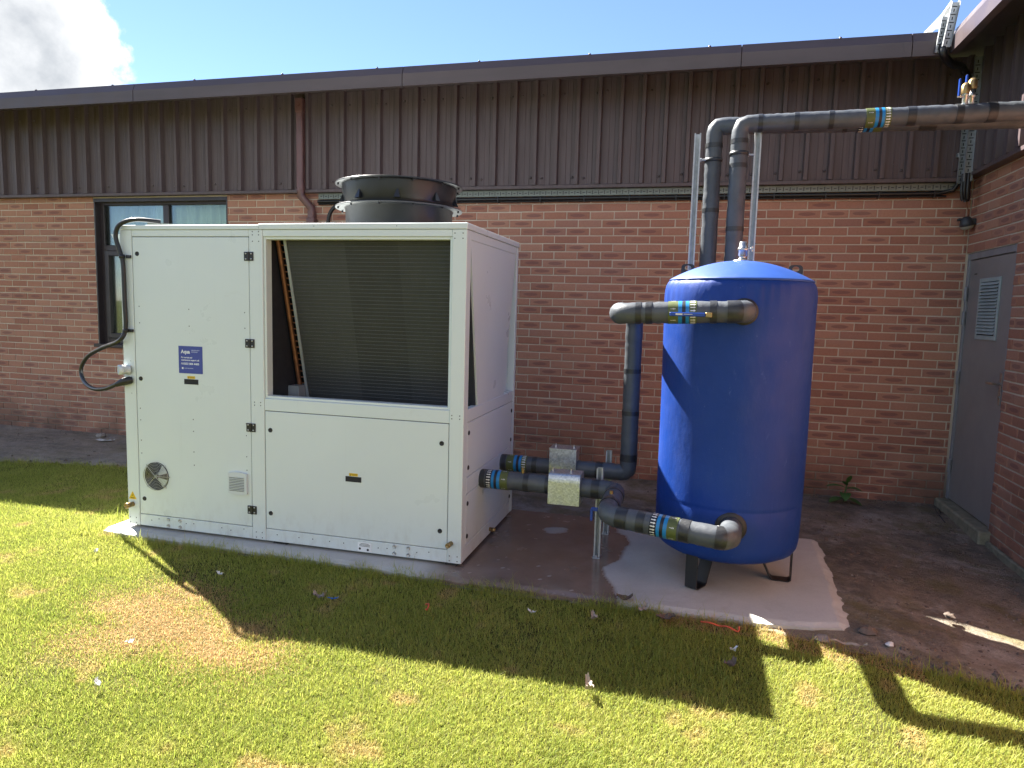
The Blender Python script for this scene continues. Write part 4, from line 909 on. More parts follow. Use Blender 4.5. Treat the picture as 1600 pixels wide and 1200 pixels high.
for a in (math.radians(-119), math.radians(-2), math.radians(121)):
    e = Vector((math.cos(a), math.sin(a), 0)); t_ = Vector((-e.y, e.x, 0))*.037; c = Vector((TX, TY, 0)); q = MB(); th = .006
    P = [(.392, .30), (.392, .052), (.375, .041), (.285, .041), (.268, .052), (.15, .30)]; O = [(.392-th, .30), (.392-th, .055), (.373, .041+th), (.288, .041+th), (.276, .056), (.158, .30)]
    V = []
    for (r, z) in P+O:
        for sg in (-1, 1): V.append(c+e*r+Vector((0, 0, z))+t_*sg)
    n = len(P); F = []
    for i in range(n-1):
        F += [(2*i, 2*i+1, 2*i+3, 2*i+2), (2*(n+i)+1, 2*(n+i), 2*(n+i)+2, 2*(n+i)+3), (2*i, 2*i+2, 2*(n+i)+2, 2*(n+i)), (2*i+1, 2*(n+i)+1, 2*(n+i)+3, 2*i+3)]
    q.add(V, F); obj('leg', q, M['leg_black'], tank)
for sg in (-1, 1):
    q = MB(); X_ = TX+sg*.298; zc = 1.865; ob = []; ib = []
    for i in range(20):
        a = 2*math.pi*i/20; ca, sa = math.cos(a), math.sin(a); k = 1/max(abs(ca), abs(sa))**.7
        ob.append((X_+sg*.004+.044*ca*k*.9, zc+.012+.042*sa*k*.9)); ib.append((X_+sg*.004+.019*ca, zc+.026+.015*sa))
    V = [(x, TY-.004, z) for x, z in ob]+[(x, TY-.004, z) for x, z in ib]+[(x, TY+.004, z) for x, z in ob]+[(x, TY+.004, z) for x, z in ib]; F = []
    for i in range(20):
        j = (i+1) % 20; F += [(i, j, 20+j, 20+i), (60+i, 60+j, 40+j, 40+i), (i, 40+i, 40+j, j), (20+i, 20+j, 60+j, 60+i)]
    q.add(V, F); obj('lifting_lug', q, M['leg_black'], tank)
q = MB(); q.lathe([(.055, 0), (.050, .006), (.022, .010), (.020, .03), (.026, .032), (.026, .058), (.030, .060), (.030, .075), (.024, .078), (.021, .108), (.018, .112), (.0005, .112)], (TX+.005, TY, 1.934), (0, 0, 1), 18)
tv = obj('air_vent', q, M['steel'], tank); q = MB(); q.cyl((TX+.03, TY, 2.005), (TX+.062, TY, 2.005), .008, 8); q.cyl((TX+.055, TY, 1.99), (TX+.055, TY, 2.02), .007, 8); obj('vent_tap', q, M['steel'], tv)
q = MB(); q.lathe([(.424, 1.26), (.4285, 1.26), (.4285, 1.35), (.424, 1.35)], (TX, TY, 0), (0, 0, 1), 6, a0=math.radians(-13), a1=math.radians(-3)); obj('data_plate', q, M['print_white'], tank)
q = MB(); q.lathe([(.062, 0), (.082, .004), (.086, .012), (.082, .018), (.060, .022)], (.245, 3.944, .452), (0, 1, 0), 28); obj('port_collar', q, M['black_rubber'], tank)
q = MB(); q.lathe([(.060, 0), (.072, .004), (.074, .012), (.060, .020)], (.246, 3.942, 1.638), (0, 1, 0), 28); obj('port_collar', q, M['black_rubber'], tank)

# ------------------------------------------------------------------ insulated pipes
PR = .057
def seg_path(path, s0, s1, step=.02):
    o = []; acc = 0; P = path
    tot = []
    for i in range(len(P)-1):
        L = (P[i+1]-P[i]).length; a, b = acc, acc+L
        if b >= s0 and a <= s1:
            for t in (max(s0, a), min(s1, b)): 
                q = P[i].lerp(P[i+1], (t-a)/L if L else 0)
                if not o or (q-o[-1]).length > 1e-4: o.append(q)
        acc = b
    return o
def plen(P): return sum((P[i+1]-P[i]).length for i in range(len(P)-1))
def nearest_s(P, p):
    p = Vector(p); best = None; acc = 0
    for i in range(len(P)-1):
        d = P[i+1]-P[i]; L = d.length; t = max(0, min(1, (p-P[i]).dot(d)/(L*L))); e = (P[i]+d*t-p).length
        if best is None or e < best[0]: best = (e, acc+L*t)
        acc += L
    return best[1]
def sleeve(name, par, path, s0, s1, r, m, **k):
    q = MB(); P = seg_path(path, s0, s1); q.tube(P, r, 28, caps=False)
    for e in (0, -1):
        t_ = (P[1]-P[0]).normalized() if e == 0 else (P[-1]-P[-2]).normalized(); q.lathe([(r-.003, 0), (r, 0)], P[e], t_, 28)
    return obj(name, q, m, par, **k)
def id_band(par, path, s, flip=1, r=PR+.0016):
    """green band, blue-black-blue rings and white arrow ticks round the pipe"""
    w = .052
    def rng_(a, b): a, b = s+flip*a, s+flip*b; return min(a, b), max(a, b)
    gbd = sleeve('green_band', par, path, *rng_(0, w), r, M['id_green'])
    sleeve('blue_band', par, path, *rng_(w, w+.020), r, M['id_blue']); sleeve('black_band', par, path, *rng_(w+.020, w+.038), r, M['id_black']); sleeve('blue_band', par, path, *rng_(w+.038, w+.056), r, M['id_blue'])
    ab = sleeve('arrow_band', par, path, *rng_(w+.056, w+.094), r, M['id_green'] if flip > 0 else M['id_black'])
    a, b = rng_(w+.058, w+.092); P = seg_path(path, a, b); p0, p1 = P[0], P[-1]; d = (p1-p0).normalized(); L = (p1-p0).length; q = MB()
    t = Vector((0, 0, 1)) if abs(d.z) < .9 else Vector((1, 0, 0)); e1 = (t-d*t.dot(d)).normalized(); e2 = d.cross(e1); rt = r+.0009
    def pt(u, ang): return p0+d*u+(e1*math.cos(ang)+e2*math.sin(ang))*rt
    for k in range(22):
        an = k*2*math.pi/22; h = .045; tip = L-.002
        q.add([pt(.004, an-h), pt(L*.68, an-h), pt(L*.68, an+h), pt(.004, an+h)], [(0, 1, 2, 3)]); q.add([pt(L*.62, an-h*2.2), pt(tip, an), pt(L*.62, an+h*2.2)], [(0, 1, 2)])
    obj('arrows', q, M['id_white'], ab, fix=False)
    a, b = rng_(.012, .040); P = seg_path(path, a, b); p0 = P[0]; L = (P[-1]-P[0]).length; q = MB()
    for k in range(6):
        an = k*2*math.pi/6+.2
        for j in range(4): u = .002+j*L*.24; h = .02+.05*hsh(k, j); q.add([pt(u, an-h), pt(u+L*.12, an-h), pt(u+L*.12, an+h), pt(u, an+h)], [(0, 1, 2, 3)])
    obj('band_print', q, M['id_white'], gbd, fix=False)
def pipe(name, label, pts, rads, bands=(), tapes=(), loc=None, r=PR, seed=1, wob=.0020, nb=9):
    path = fillet(pts, rads, nb); root = thing(name, label, 'pipe', loc or tuple(path[0])); fine = resample(path, .022)
    q = MB(); q.tube(fine, r, 28, wob=wob, seed=seed); obj('insulation', q, M['foam'], root)
    for s, w in tapes: sleeve('tape_band', root, path, max(0, s-w/2), s+w/2, r+.0030, M['tape'])
    for s, fl in bands: id_band(root, path, s, fl, r+.0034)
    root['_p'] = 0; del root['_p']; return root, path
# back pipe: unit -> riser -> over the front -> tank top
ptsA = [(UX1-.005, 4.82, .511), (-.402, 4.82, .511), (-.402, 4.82, 1.612), (-.408, 3.84, 1.612), (.246, 3.84, 1.638), (.246, 3.96, 1.638)]
pA, pathA = pipe('insulated_pipe', 'black insulated pipe rising behind and crossing to the tank near its top', ptsA, [.05, .10, .075, .075], loc=(-.402, 4.82, .04), seed=3)
sA = lambda p: nearest_s(pathA, p)
id_band(pA, pathA, sA((-1.262, 4.82, .511)), 1, PR+.0034)
for p, w in (((-1.285, 4.82, .511), .03), ((-1.06, 4.82, .511), .035), ((-.60, 4.82, .511), .05), ((-.402, 4.82, .62), .05), ((-.402, 4.82, 1.22), .03), ((-.402, 4.82, .93), .03), ((-.30, 3.84, 1.615), .03), ((-.245, 3.84, 1.618), .035), ((.085, 3.84, 1.632), .035), ((.185, 3.84, 1.636), .06), ((-.402, 3.95, 1.612), .05)):
    s = sA(p); sleeve('tape_band', pA, pathA, s-w/2, s+w/2, PR+.0028, M['tape'])
id_band(pA, pathA, sA((-.145, 3.84, 1.622)), 1, PR+.0034)
q = MB(); vy = 3.84-PR-.012; q.box((-.135, vy-.012, 1.606), (.045, vy-.006, 1.626), .003)
V = q.v; lev = obj('valve_handle', q, M['valve_blue'], pA, label='blue lever valve handle on the upper pipe')
q = MB(); q.box((-.105, vy-.0128, 1.612), (-.070, vy-.0122, 1.620)); q.box((-.064, vy-.0128, 1.6155), (-.020, vy-.0122, 1.6180)); obj('handle_print', q, M['id_white'], lev)
q = MB(); q.box((.046, vy-.012, 1.603), (.078, vy-.004, 1.629), .003); q.cyl((.066, vy-.020, 1.616), (.066, vy+.03, 1.616), .013, 6); obj('valve_stem', q, M['brass'], pA)
# front pipe: unit -> forward -> tank bottom
ptsB = [(UX1-.005, 4.317, .509), (-.425, 4.317, .505), (-.425, 3.80, .500), (.222, 3.665, .470), (.246, 3.955, .452)]
pB, pathB = pipe('insulated_pipe', 'black insulated pipe at knee height stepping forward into the foot of the tank', ptsB, [.085, .085, .08], loc=(-.425, 4.317, .04), seed=5, r=PR+.002)
sB = lambda p: nearest_s(pathB, p)
id_band(pB, pathB, sB((-1.120, 4.317, .508)), -1, PR+.0054); id_band(pB, pathB, sB((-.030, 3.72, .482)), -1, PR+.0054)
for p, w in (((-1.29, 4.317, .509), .03), ((-1.00, 4.317, .508), .035), ((-.86, 4.317, .508), .03), ((-.555, 4.317, .506), .05), ((-.425, 4.16, .504), .02), ((-.425, 3.95, .502), .04), ((-.33, 3.78, .496), .06), ((-.225, 3.76, .491), .045), ((.005, 3.71, .480), .05), ((.175, 3.675, .472), .03)):
    s = sB(p); sleeve('tape_band', pB, pathB, s-w/2, s+w/2, PR+.0048, M['tape'])
q = MB(); q.cyl((-1.03, 4.317, .560), (-1.03, 4.317, .590), .011, 8); q.cyl((-1.03, 4.317, .588), (-1.03, 4.317, .600), .007, 8); obj('drain_plug', q, M['brass'], pB)
q = MB(); q.cyl((-.425, 4.02, .555), (-.425, 4.02, .580), .011, 8); obj('drain_plug', q, M['brass'], pB)
q = MB(); q.box((-.525, 3.915, .478), (-.475, 3.925, .500), .003); q.box((-.530, 3.915, .420), (-.515, 3.925, .49), .003); obj('valve_handle', q, M['valve_blue'], pB)
# pair of risers behind the tank, then along to the wing
ELB = .05
ptsC = [(.222, 5.10, .35), (.222, 5.10, 2.895), (WX+.02, 5.10, 2.915)]
pC, pathC = pipe('insulated_pipe', 'black insulated riser right behind the tank vent, its run carrying the brass valves', ptsC, [ELB], nb=2, loc=(.222, 5.10, .04), seed=8)
sC = lambda p: nearest_s(pathC, p)
id_band(pC, pathC, sC((.985, 5.10, 2.90)), 1, PR+.0034)
for p, w in (((.222, 5.10, 2.2), .03), ((.222, 5.10, 2.78), .03), ((.222, 5.10, 2.62), .03), ((.345, 5.10, 2.897), .03), ((.57, 5.1, 2.9), .03), ((.78, 5.1, 2.9), .03), ((1.25, 5.1, 2.905), .05), ((1.52, 5.1, 2.91), .04), ((1.70, 5.1, 2.912), .05)):
    s = sC(p); sleeve('tape_band', pC, pathC, s-w/2, s+w/2, PR+.0028, M['tape'])
for xx, zt, sgn in ((1.545, 3.065, 1), (1.590, 3.10, 0)):
    q = MB(); yy = 5.10-.03*sgn+.01; q.lathe([(.016, 0), (.016, .05), (.020, .052), (.020, .075), (.015, .078), (.015, zt-2.955-.04)], (xx, yy, 2.955), (0, 0, 1), 12); vo = obj('air_valve', q, M['steel'], pC)
    q = MB(); q.lathe([(.024, 0), (.026, .012), (.026, .05), (.022, .055), (.012, .068), (.0005, .07)], (xx, yy, zt-.045), (0, 0, 1), 14); obj('valve_cap', q, M['brass'], vo)
    q = MB(); q.box((xx-.040-.006, yy-.022, 3.005+.03*(1-sgn)), (xx-.040+.006, yy-.006, 3.11+.03*(1-sgn)), .003); q.v = q.v; obj('valve_handle', q, M['valve_blue'], vo)
    q = MB(); q.cyl((xx-.045, yy-.014, 3.005), (xx, yy, 3.005), .008, 8); obj('valve_stem', q, M['steel'], vo)
ptsD = [(.058, 5.29, .35), (.058, 5.29, 2.935), (WX+.02, 5.29, 2.905)]
pD, pathD = pipe('insulated_pipe', 'black insulated riser left of the other, passing behind it under the cladding', ptsD, [ELB], nb=3, loc=(.058, 5.29, .04), seed=11)
sD = lambda p: nearest_s(pathD, p)
id_band(pD, pathD, sD((1.125, 5.29, 2.92)), -1, PR+.0034)
for p, w in (((.058, 5.29, 2.35), .03), ((.058, 5.29, 2.80), .03), ((.25, 5.29, 2.93), .04), ((.9, 5.29, 2.92), .03), ((1.4, 5.29, 2.915), .1)):
    s = sD(p); sleeve('tape_band', pD, pathD, s-w/2, s+w/2, PR+.0028, M['tape'])
# short stubs hidden behind the tank joining the risers to it
for par, path, x_, y_ in ((pC, pathC, .222, 5.10), (pD, pathD, .058, 5.29)):
    q = MB(); q.tube([Vector((x_, y_, .40 if x_ > .1 else .9)), Vector((x_, 4.76, .40 if x_ > .1 else .9))], PR, 20); obj('tank_branch', q, M['foam'], par)

# galvanised flow-switch covers
def cover(name, label, x0, x1, yc, z0, z1, dy, curved):
    t = thing(name, label, 'cover', ((x0+x1)/2, yc, z0)); q = MB(); th = .0015
    if curved:
        P = [(yc-dy, z0), (yc-dy, z1-.05)]+[(yc-dy+.03*(1-math.cos(a)), z1-.05+.05*math.sin(a)) for a in (.3, .6, .9, 1.2, 1.57)]+[(yc+dy-.02, z1), (yc+dy, z1-.02), (yc+dy, z0)]
    else: P = [(yc-dy, z0), (yc-dy, z1), (yc+dy, z1), (yc+dy, z0)]
    n = len(P); q.add([(x0, y, z) for y, z in P]+[(x1, y, z) for y, z in P], [(i, i+1, n+i+1, n+i) for i in range(n-1)])
    q.add([(x0, y, z) for y, z in P], [tuple(range(n))]); q.add([(x1, y, z) for y, z in P], [tuple(range(n))[::-1]]); obj('shell', q, M['galv'], t, fix=False)
    for xx in ((x0+.03, x1-.03) if not curved else (x0+.012, (x0+x1)/2+.03)):
        q = MB(); q.cyl((xx, yc, z1-.002), (xx, yc, z1+.012), .011, 6); q.cyl((xx, yc, z1+.010), (xx, yc, z1+.022), .006, 8); obj('bolt', q, M['steel'], t)
    if not curved: q = MB(); q.box((x0-.004, yc-dy-.003, z1-.001), (x1+.004, yc+dy+.003, z1+.0015)); obj('lid', q, M['galv'], t)
    return t
cover('pipe_cover', 'square galvanised steel cover box on the rear pipe', -.945, -.755, 4.82, .440, .655, .075, False)
cover('pipe_cover', 'curved galvanised steel cover box hung on the front pipe', -.845, -.645, 4.317, .405, .600, .085, True)

# strut posts
def strut(name, label, x, y, z0, z1, foot=True, w=.041, face=-1, group=None, hole=True):
    t = thing(name, label, 'strut post', (x, y, z0), group); q = MB(); th = .0025; d = .041
    yb = y+face*-d/2; yf = y+face*d/2
    P = [(x-w/2, yf), (x-w/2, yb), (x+w/2, yb), (x+w/2, yf), (x+w/2-.010, yf), (x+w/2-.010, yf-face*th), (x+w/2-th, yf-face*th), (x+w/2-th, yb+face*th), (x-w/2+th, yb+face*th), (x-w/2+th, yf-face*th), (x-w/2+.010, yf-face*th), (x-w/2+.010, yf)]
    n = len(P); q.add([(a, b, z0) for a, b in P]+[(a, b, z1) for a, b in P], [(k, (k+1) % n, n+(k+1) % n, n+k) for k in range(n)]); q.add([(a, b, z1) for a, b in ((x-w/2, yb), (x+w/2, yb), (x+w/2, yb+face*th), (x-w/2, yb+face*th))], [(0, 1, 2, 3)])
    obj('channel', q, M['galv_dull'], t)
    if foot: q = MB(); q.box((x-w/2-.004, y-.045, z0-.0003), (x+w/2+.004, y+.035, z0+.007), .001); q.cyl((x, y-.034, z0+.007), (x, y-.034, z0+.02), .007, 6); obj('foot', q, M['galv_dull'], t)
    return t
strut('strut_post', 'short galvanised strut post on the wet slab holding up the front pipe', -.540, 4.39, .0415, .625)
strut('strut_post', 'short galvanised strut post on the slab behind the front pipe, under the rear one', -.545, 4.895, .0415, .640)
sl = strut('strut_post', 'tall galvanised strut behind the tank, left of both riser pipes', -.056, 5.22, .0415, 2.872, w=.045)
sr = strut('strut_post', 'tall galvanised strut behind the tank, right of both riser pipes', .342, 5.16, .0415, 2.862, w=.045)
for t, x0, x1, y_ in ((sl, -.034, .006, 5.26), (sr, .278, .321, 5.13)):
    q = MB(); q.cyl((x0, y_, 2.70), (x1, y_, 2.70), .008, 8); q.cyl((x0+(.001 if t is sl else .0), y_, 2.70), (x0+.012, y_, 2.70), .014, 6); obj('stud_bracket', q, M['galv_dull'], t)
q = MB(); q.lathe([(PR+.004, -.012), (PR+.0065, -.012), (PR+.0065, .012), (PR+.004, .012)], (.058, 5.29, 2.70), (0, 0, 1), 24); obj('pipe_clip', q, M['tape'], sl)
q = MB(); q.lathe([(PR+.004, -.012), (PR+.0065, -.012), (PR+.0065, .012), (PR+.004, .012)], (.222, 5.10, 2.70), (0, 0, 1), 24); obj('pipe_clip', q, M['tape'], sr)

# corner trays over the eaves, cable bundle, lamp
tr = thing('cable_tray', 'pair of slotted galvanised trays bent over the eaves near the inner corner', 'cable tray', (1.66, FY, 3.58))
tray('tray', tr, (1.640, FY-.012, 3.605), (1.668, FY-.012, 3.86), .040, (1, 0, -.1), (0, -1, 0), M['galv_dull']); tray('tray', tr, (1.680, FY-.055, 3.63), (1.720, FY-.055, 3.94), .052, (1, 0, -.1), (0, -1, 0), M['galv_dull'])
tray('tray', tr, (1.668, FY-.012, 3.86), (1.73, FY+.8, 3.98), .040, (1, 0, 0), (0, -.15, 1), M['galv_dull'], False); tray('tray', tr, (1.720, FY-.055, 3.94), (1.83, FY+.8, 4.06), .052, (1, 0, 0), (0, -.15, 1), M['galv_dull'], False)
q = MB(); q.tube(crom([(1.67, FY-.02, 3.66), (1.68, FY-.03, 3.58), (1.78, FY+.12, 3.56), (1.93, FY+.36, 3.60), (2.03, FY+.44, 3.46)]), .028, 10); obj('cable', q, M['cable'], tr)
tr = thing('cable_tray', 'pair of slotted galvanised trays standing upright in the inner corner of the cladding', 'cable tray', (2.05, 6.58, 2.73))
tray('tray', tr, (2.030, 6.615, 2.735), (2.030, 6.615, 3.60), .045, (1, 0, 0), (0, -1, 0), M['galv_dull']); tray('tray', tr, (2.052, 6.52, 2.735), (2.052, 6.52, 3.70), .055, (1, 0, 0), (0, -1, 0), M['galv_dull'])
for z in (2.95, 3.5): q = MB(); q.box((2.0, 6.617, z), (2.10, 6.66, z+.03)); obj('bracket', q, M['galv_dull'], tr)
cb = thing('cable_bundle', 'thick black cable bundle hanging below the corner trays above the lamp', 'cable', (2.06, 6.54, 2.57))
for i, (dx, dy) in enumerate(((0, 0), (.024, .004), (-.022, .006), (.008, -.022), (-.012, -.018), (.005, .024))):
    q = MB(); q.tube([Vector((2.05+dx, 6.535+dy, 2.80)), Vector((2.048+dx*1.15, 6.53+dy*1.1, 2.68)), Vector((2.055+dx, 6.535+dy, 2.60)), Vector((2.058+dx*.7, 6.535+dy*.7, 2.575+.006*i))], .013, 8); obj('cable', q, M['cable'], cb)
q = MB(); q.tube(crom([(2.07, 6.54, 2.58), (2.085, 6.55, 2.53), (2.10, 6.57, 2.50), (2.11, 6.60, 2.455)]), .004, 6); obj('thin_wire', q, M['copper'], cb)
lamp = thing('security_lamp', 'small dark round security lamp on the wing wall in the inner corner', 'lamp', (2.10, 6.58, 2.40))
q = MB(); q.lathe([(.020, .050), (.034, .040), (.050, .005), (.054, -.020), (.050, -.024)], (2.098, 6.585, 2.415), (-.25, -.15, 1), 20); obj('shade', q, M['lamp_body'], lamp)
q = MB(); q.lathe([(.050, -.022), (.046, -.042), (.030, -.052), (.0005, -.054)], (2.098, 6.585, 2.415), (-.25, -.15, 1), 20); obj('lens', q, M['lamp_lens'], lamp)
q = MB(); q.box((2.12, 6.56, 2.40), (WX, 6.61, 2.45), .004); q.box((2.045, 6.60, 2.435), (2.075, 6.65, 2.455), .004); obj('bracket', q, M['lamp_body'], lamp)

# ------------------------------------------------------------------ weed by the wall
wd = thing('weed', 'small leafy green weed growing at the foot of the wall right of the tank', 'plant', (1.33, 6.52, 0.01))
q = MB(); q.tube([Vector((1.33, 6.52, .0)), Vector((1.332, 6.515, .09)), Vector((1.345, 6.51, .19))], .006, 6); obj('stem', q, M['leaf_green'], wd)
def leaf(base, d, L, w, droop, par, m, name='leaf'):
    d = Vector(d).normalized(); sd = d.cross(Vector((0, 0, 1))).normalized(); V = []; n = 6
    for i in range(n+1):
        t = i/n; c = Vector(base)+d*L*t+Vector((0, 0, -droop*t*t)); ww = w*math.sin(math.pi*min(1, .06+t*.94))**.8
        for s_ in (-1, 0, 1): V.append(c+sd*ww*s_*.5+Vector((0, 0, .12*ww*abs(s_))))
    F = []
    for i in range(n):
        for s_ in (0, 1): F.append((3*i+s_, 3*i+s_+1, 3*i+s_+4, 3*i+s_+3))
    q = MB(); q.add(V, F, smooth=True); return obj(name, q, m, par, fix=False)
for b, d, L, w, dr in (((1.33, 6.51, .05), (-.8, -.5, .1), .14, .055, .04), ((1.335, 6.51, .05), (.85, -.5, .1), .13, .05, .05), ((1.33, 6.51, .10), (-.1, -1, .3), .12, .055, .08), ((1.34, 6.51, .14), (.9, -.2, .25), .12, .048, .05), ((1.335, 6.51, .15), (-1, -.1, .25), .15, .045, .04), ((1.345, 6.51, .19), (.2, -.5, .9), .08, .03, .0), ((1.34, 6.51, .17), (-.4, -.6, .5), .07, .03, .0)):
    leaf(b, d, L*1.15, w*1.7, dr, wd, M['leaf_green'])

# ------------------------------------------------------------------ small litter
def blob(name, label, cat, p, s, m, seed, flat=.6, group=None):
    rs = random.Random(seed); q = MB(); V = []; n, k = 7, 5; F = []
    for i in range(k):
        ph = math.pi*i/(k-1); 
        for j in range(n):
            a = 2*math.pi*j/n; r = s*(1+rs.uniform(-.3, .3))*max(.02, math.sin(ph)); V.append((p[0]+r*math.cos(a), p[1]+r*math.sin(a), p[2]+s*flat*(1+math.cos(ph))*.75+rs.uniform(-.1, .1)*s))
    for i in range(k-1):
        for j in range(n): F.append((i*n+j, i*n+(j+1) % n, (i+1)*n+(j+1) % n, (i+1)*n+j))
    q.add(V, F); return single(name, q, m, label, cat, tuple(p), group)
def scrap(name, label, cat, p, L, w, ang, m, seed, curl=.02, group=None):
    rs = random.Random(seed); q = MB(); V = []; n = 7; d = Vector((math.cos(ang), math.sin(ang), 0)); sd = Vector((-d.y, d.x, 0))
    for i in range(n+1):
        t = i/n-.5; ww = w*(.35+.65*math.sin(math.pi*(i+.4)/(n+.8)))*rs.uniform(.75, 1.2)
        c = Vector(p)+d*L*t+sd*rs.uniform(-.1, .1)*w+Vector((0, 0, .006+curl*(4*t*t)*rs.uniform(.6, 1.3)+curl*.4*math.sin(i*2.1)**2))
        V += [c-sd*ww*.5+Vector((0, 0, rs.uniform(0, curl*.7))), c, c+sd*ww*.5+Vector((0, 0, rs.uniform(0, curl*.9)))]
    F = []
    for i in range(n):
        for s_ in (0, 1): F.append((3*i+s_, 3*i+s_+1, 3*i+s_+4, 3*i+s_+3))
    nv_ = len(V); V += [v-Vector((0, 0, .0015)) for v in V]; F += [tuple(nv_+k for k in f[::-1]) for f in F[:]]
    q.add(V, F); o = single(name, q, m, label, cat, tuple(p), group); return o
GZ = .022
scrap('dead_leaf', 'curled pale dead leaf lying alone on the sunlit grass', 'leaf', (-.356, 2.80, GZ+.01), .085, .035, 1.9, M['leaf_pale'], 1, .03)
scrap('dead_leaf', 'grey crumpled dead leaf at the slab edge near the front tank leg', 'leaf', (-.19, 3.66, .035), .075, .035, 1.2, M['leaf_pale'], 2, .015)
scrap('dead_leaf', 'brown dead leaf on shaded grass below the tank', 'leaf', (-.07, 3.60, GZ+.01), .10, .06, .4, M['leaf_brown'], 3, .015)
scrap('dead_leaf', 'small pale dead leaf on shaded grass between unit and tank', 'leaf', (-.43, 3.48, GZ+.01), .05, .03, 2.2, M['leaf_pale'], 4, .02)
scrap('dead_leaf', 'dark dead leaf on the wet slab edge left of the tank', 'leaf', (-.30, 3.76, .044), .09, .05, .2, M['leaf_brown'], 5, .012)
scrap('dead_leaf', 'dark scrap of leaf near the corner of the unit shadow', 'leaf', (.232, 3.19, GZ+.006), .06, .04, .8, M['leaf_brown'], 6, .02)
scrap('paper_scrap', 'grey crumpled scrap on shaded grass in front of the unit', 'litter', (-1.89, 3.27, GZ+.008), .07, .045, .2, M['leaf_pale'], 7, .03)
scrap('plastic_strip', 'bright blue plastic strip on shaded grass in front of the unit', 'litter', (-1.815, 3.275, GZ+.012), .060, .011, .15, M['litter_blue'], 8, .008)
for i, (x, y, lab) in enumerate(((-2.60, 3.38, 'small white scrap in the unit shadow above the dead patch'), (-2.45, 2.55, 'white scrap on the left of the dead grass patch'), (-2.30, 2.22, 'white scrap on green grass at lower left'), (.254, 3.34, 'tiny white scrap on shaded grass below the tank'), (-3.55, 3.45, 'small white scrap on sunlit grass left of the slab'), (-.75, 3.44, 'tiny white scrap on shaded grass beside the small pale leaf'))):
    scrap('paper_scrap', lab, 'litter', (x, y, GZ+.01), .045, .022, i*1.3, M['litter_white'], 20+i, .015)
scrap('plaster_scrap', 'white crumbled scrap on the soil by the wall left of the unit', 'litter', (-6.33, 6.33, .018), .22, .07, .1, M['litter_white'], 31, .012)
scrap('plaster_scrap', 'flat white scrap at the far left edge of the soil strip', 'litter', (-6.25, 5.42, -.03), .12, .05, .1, M['litter_white'], 32, .012)
tw = single('orange_twine', MB().tube(crom([(.108, 3.633, .03), (.15, 3.60, .045), (.20, 3.60, .035), (.235, 3.57, .05), (.285, 3.556, .038), (.292, 3.575, .055)]), .005, 6), M['orange'], 'orange twine lying on shaded grass below the tank', 'twine', (.2, 3.6, .02))
tw = single('orange_twine', MB().tube(crom([(-1.315, 3.365, .04), (-1.29, 3.345, .055), (-1.285, 3.31, .04), (-1.285, 3.29, .05)]), .0042, 6), M['orange'], 'short piece of orange twine on shaded grass in front of the unit', 'twine', (-1.29, 3.33, .02))
blob('stone', 'brown stone at the front right corner of the slab', 'stone', (.935, 3.80, .0), .045, M['clod'], 1, .8)
blob('stone', 'white stone on the soil below the right corner of the slab', 'stone', (1.008, 3.67, .012), .020, M['litter_white'], 2, .9)
blob('stone', 'pale stone against the wall foot left of the unit', 'stone', (-6.55, 6.50, .012), .05, M['stone'], 3, .8)
blob('soil_clod', 'grey clod on the straw strip below the slab', 'clod', (.70, 3.655, .005), .04, M['stone'], 4, .4)
blob('soil_clod', 'dark clod on the path right of the slab', 'clod', (1.42, 4.15, .008), .030, M['clod'], 5, .7)
scrap('bark_piece', 'pale bark strip on the grass edge below the slab', 'bark', (.80, 3.565, .03), .16, .03, -.15, M['leaf_pale'], 41, .015)
q = MB(); q.tube(crom([(WX-.10, 6.42, .015), (WX-.14, 6.36, .07), (WX-.20, 6.25, .09), (WX-.16, 6.12, .02)]), .004, 6); single('wire_offcut', q, M['cable'], 'bent black wire offcut on the path by the door step', 'wire', (WX-.15, 6.3, .01))

# loose gravel on the soil
mb = MB(); rs = random.Random(5); cnt = 0
while cnt < 2200:
    x = rs.uniform(-8.5, WX-.05); y = rs.uniform(3.4, D-.05)
    if rs.random() < .35: x = rs.uniform(.9, WX-.05)
    if y < lawn_edge(x)+.03 or (-3.95 < x < .96 and y < 5.3): continue
    s = rs.choice((.0018, .002, .0025, .003, .0035, .005, .007)); z = .014+float(relief(x, y)); V = [(x+s*rs.uniform(.6, 1.3)*a, y+s*rs.uniform(.6, 1.3)*b, z+s*c*.7) for a, b, c in ((1, 0, 0), (-1, 0, 0), (0, 1, 0), (0, -1, 0), (0, 0, 1), (0, 0, -1))]
    mb.add(V, [(0, 2, 4), (2, 1, 4), (1, 3, 4), (3, 0, 4), (2, 0, 5), (1, 2, 5), (3, 1, 5), (0, 3, 5)]); cnt += 1
t = NT('gravel'); t.col(t.mix(t.pos.outputs['Random Per Island'], (.07, .06, .05), (.42, .39, .35))); t.rough(.9)
gv = obj('gravel', mb, t.m, kind='stuff', fix=False); gv['label'] = 'loose pale grit scattered over the soil path'

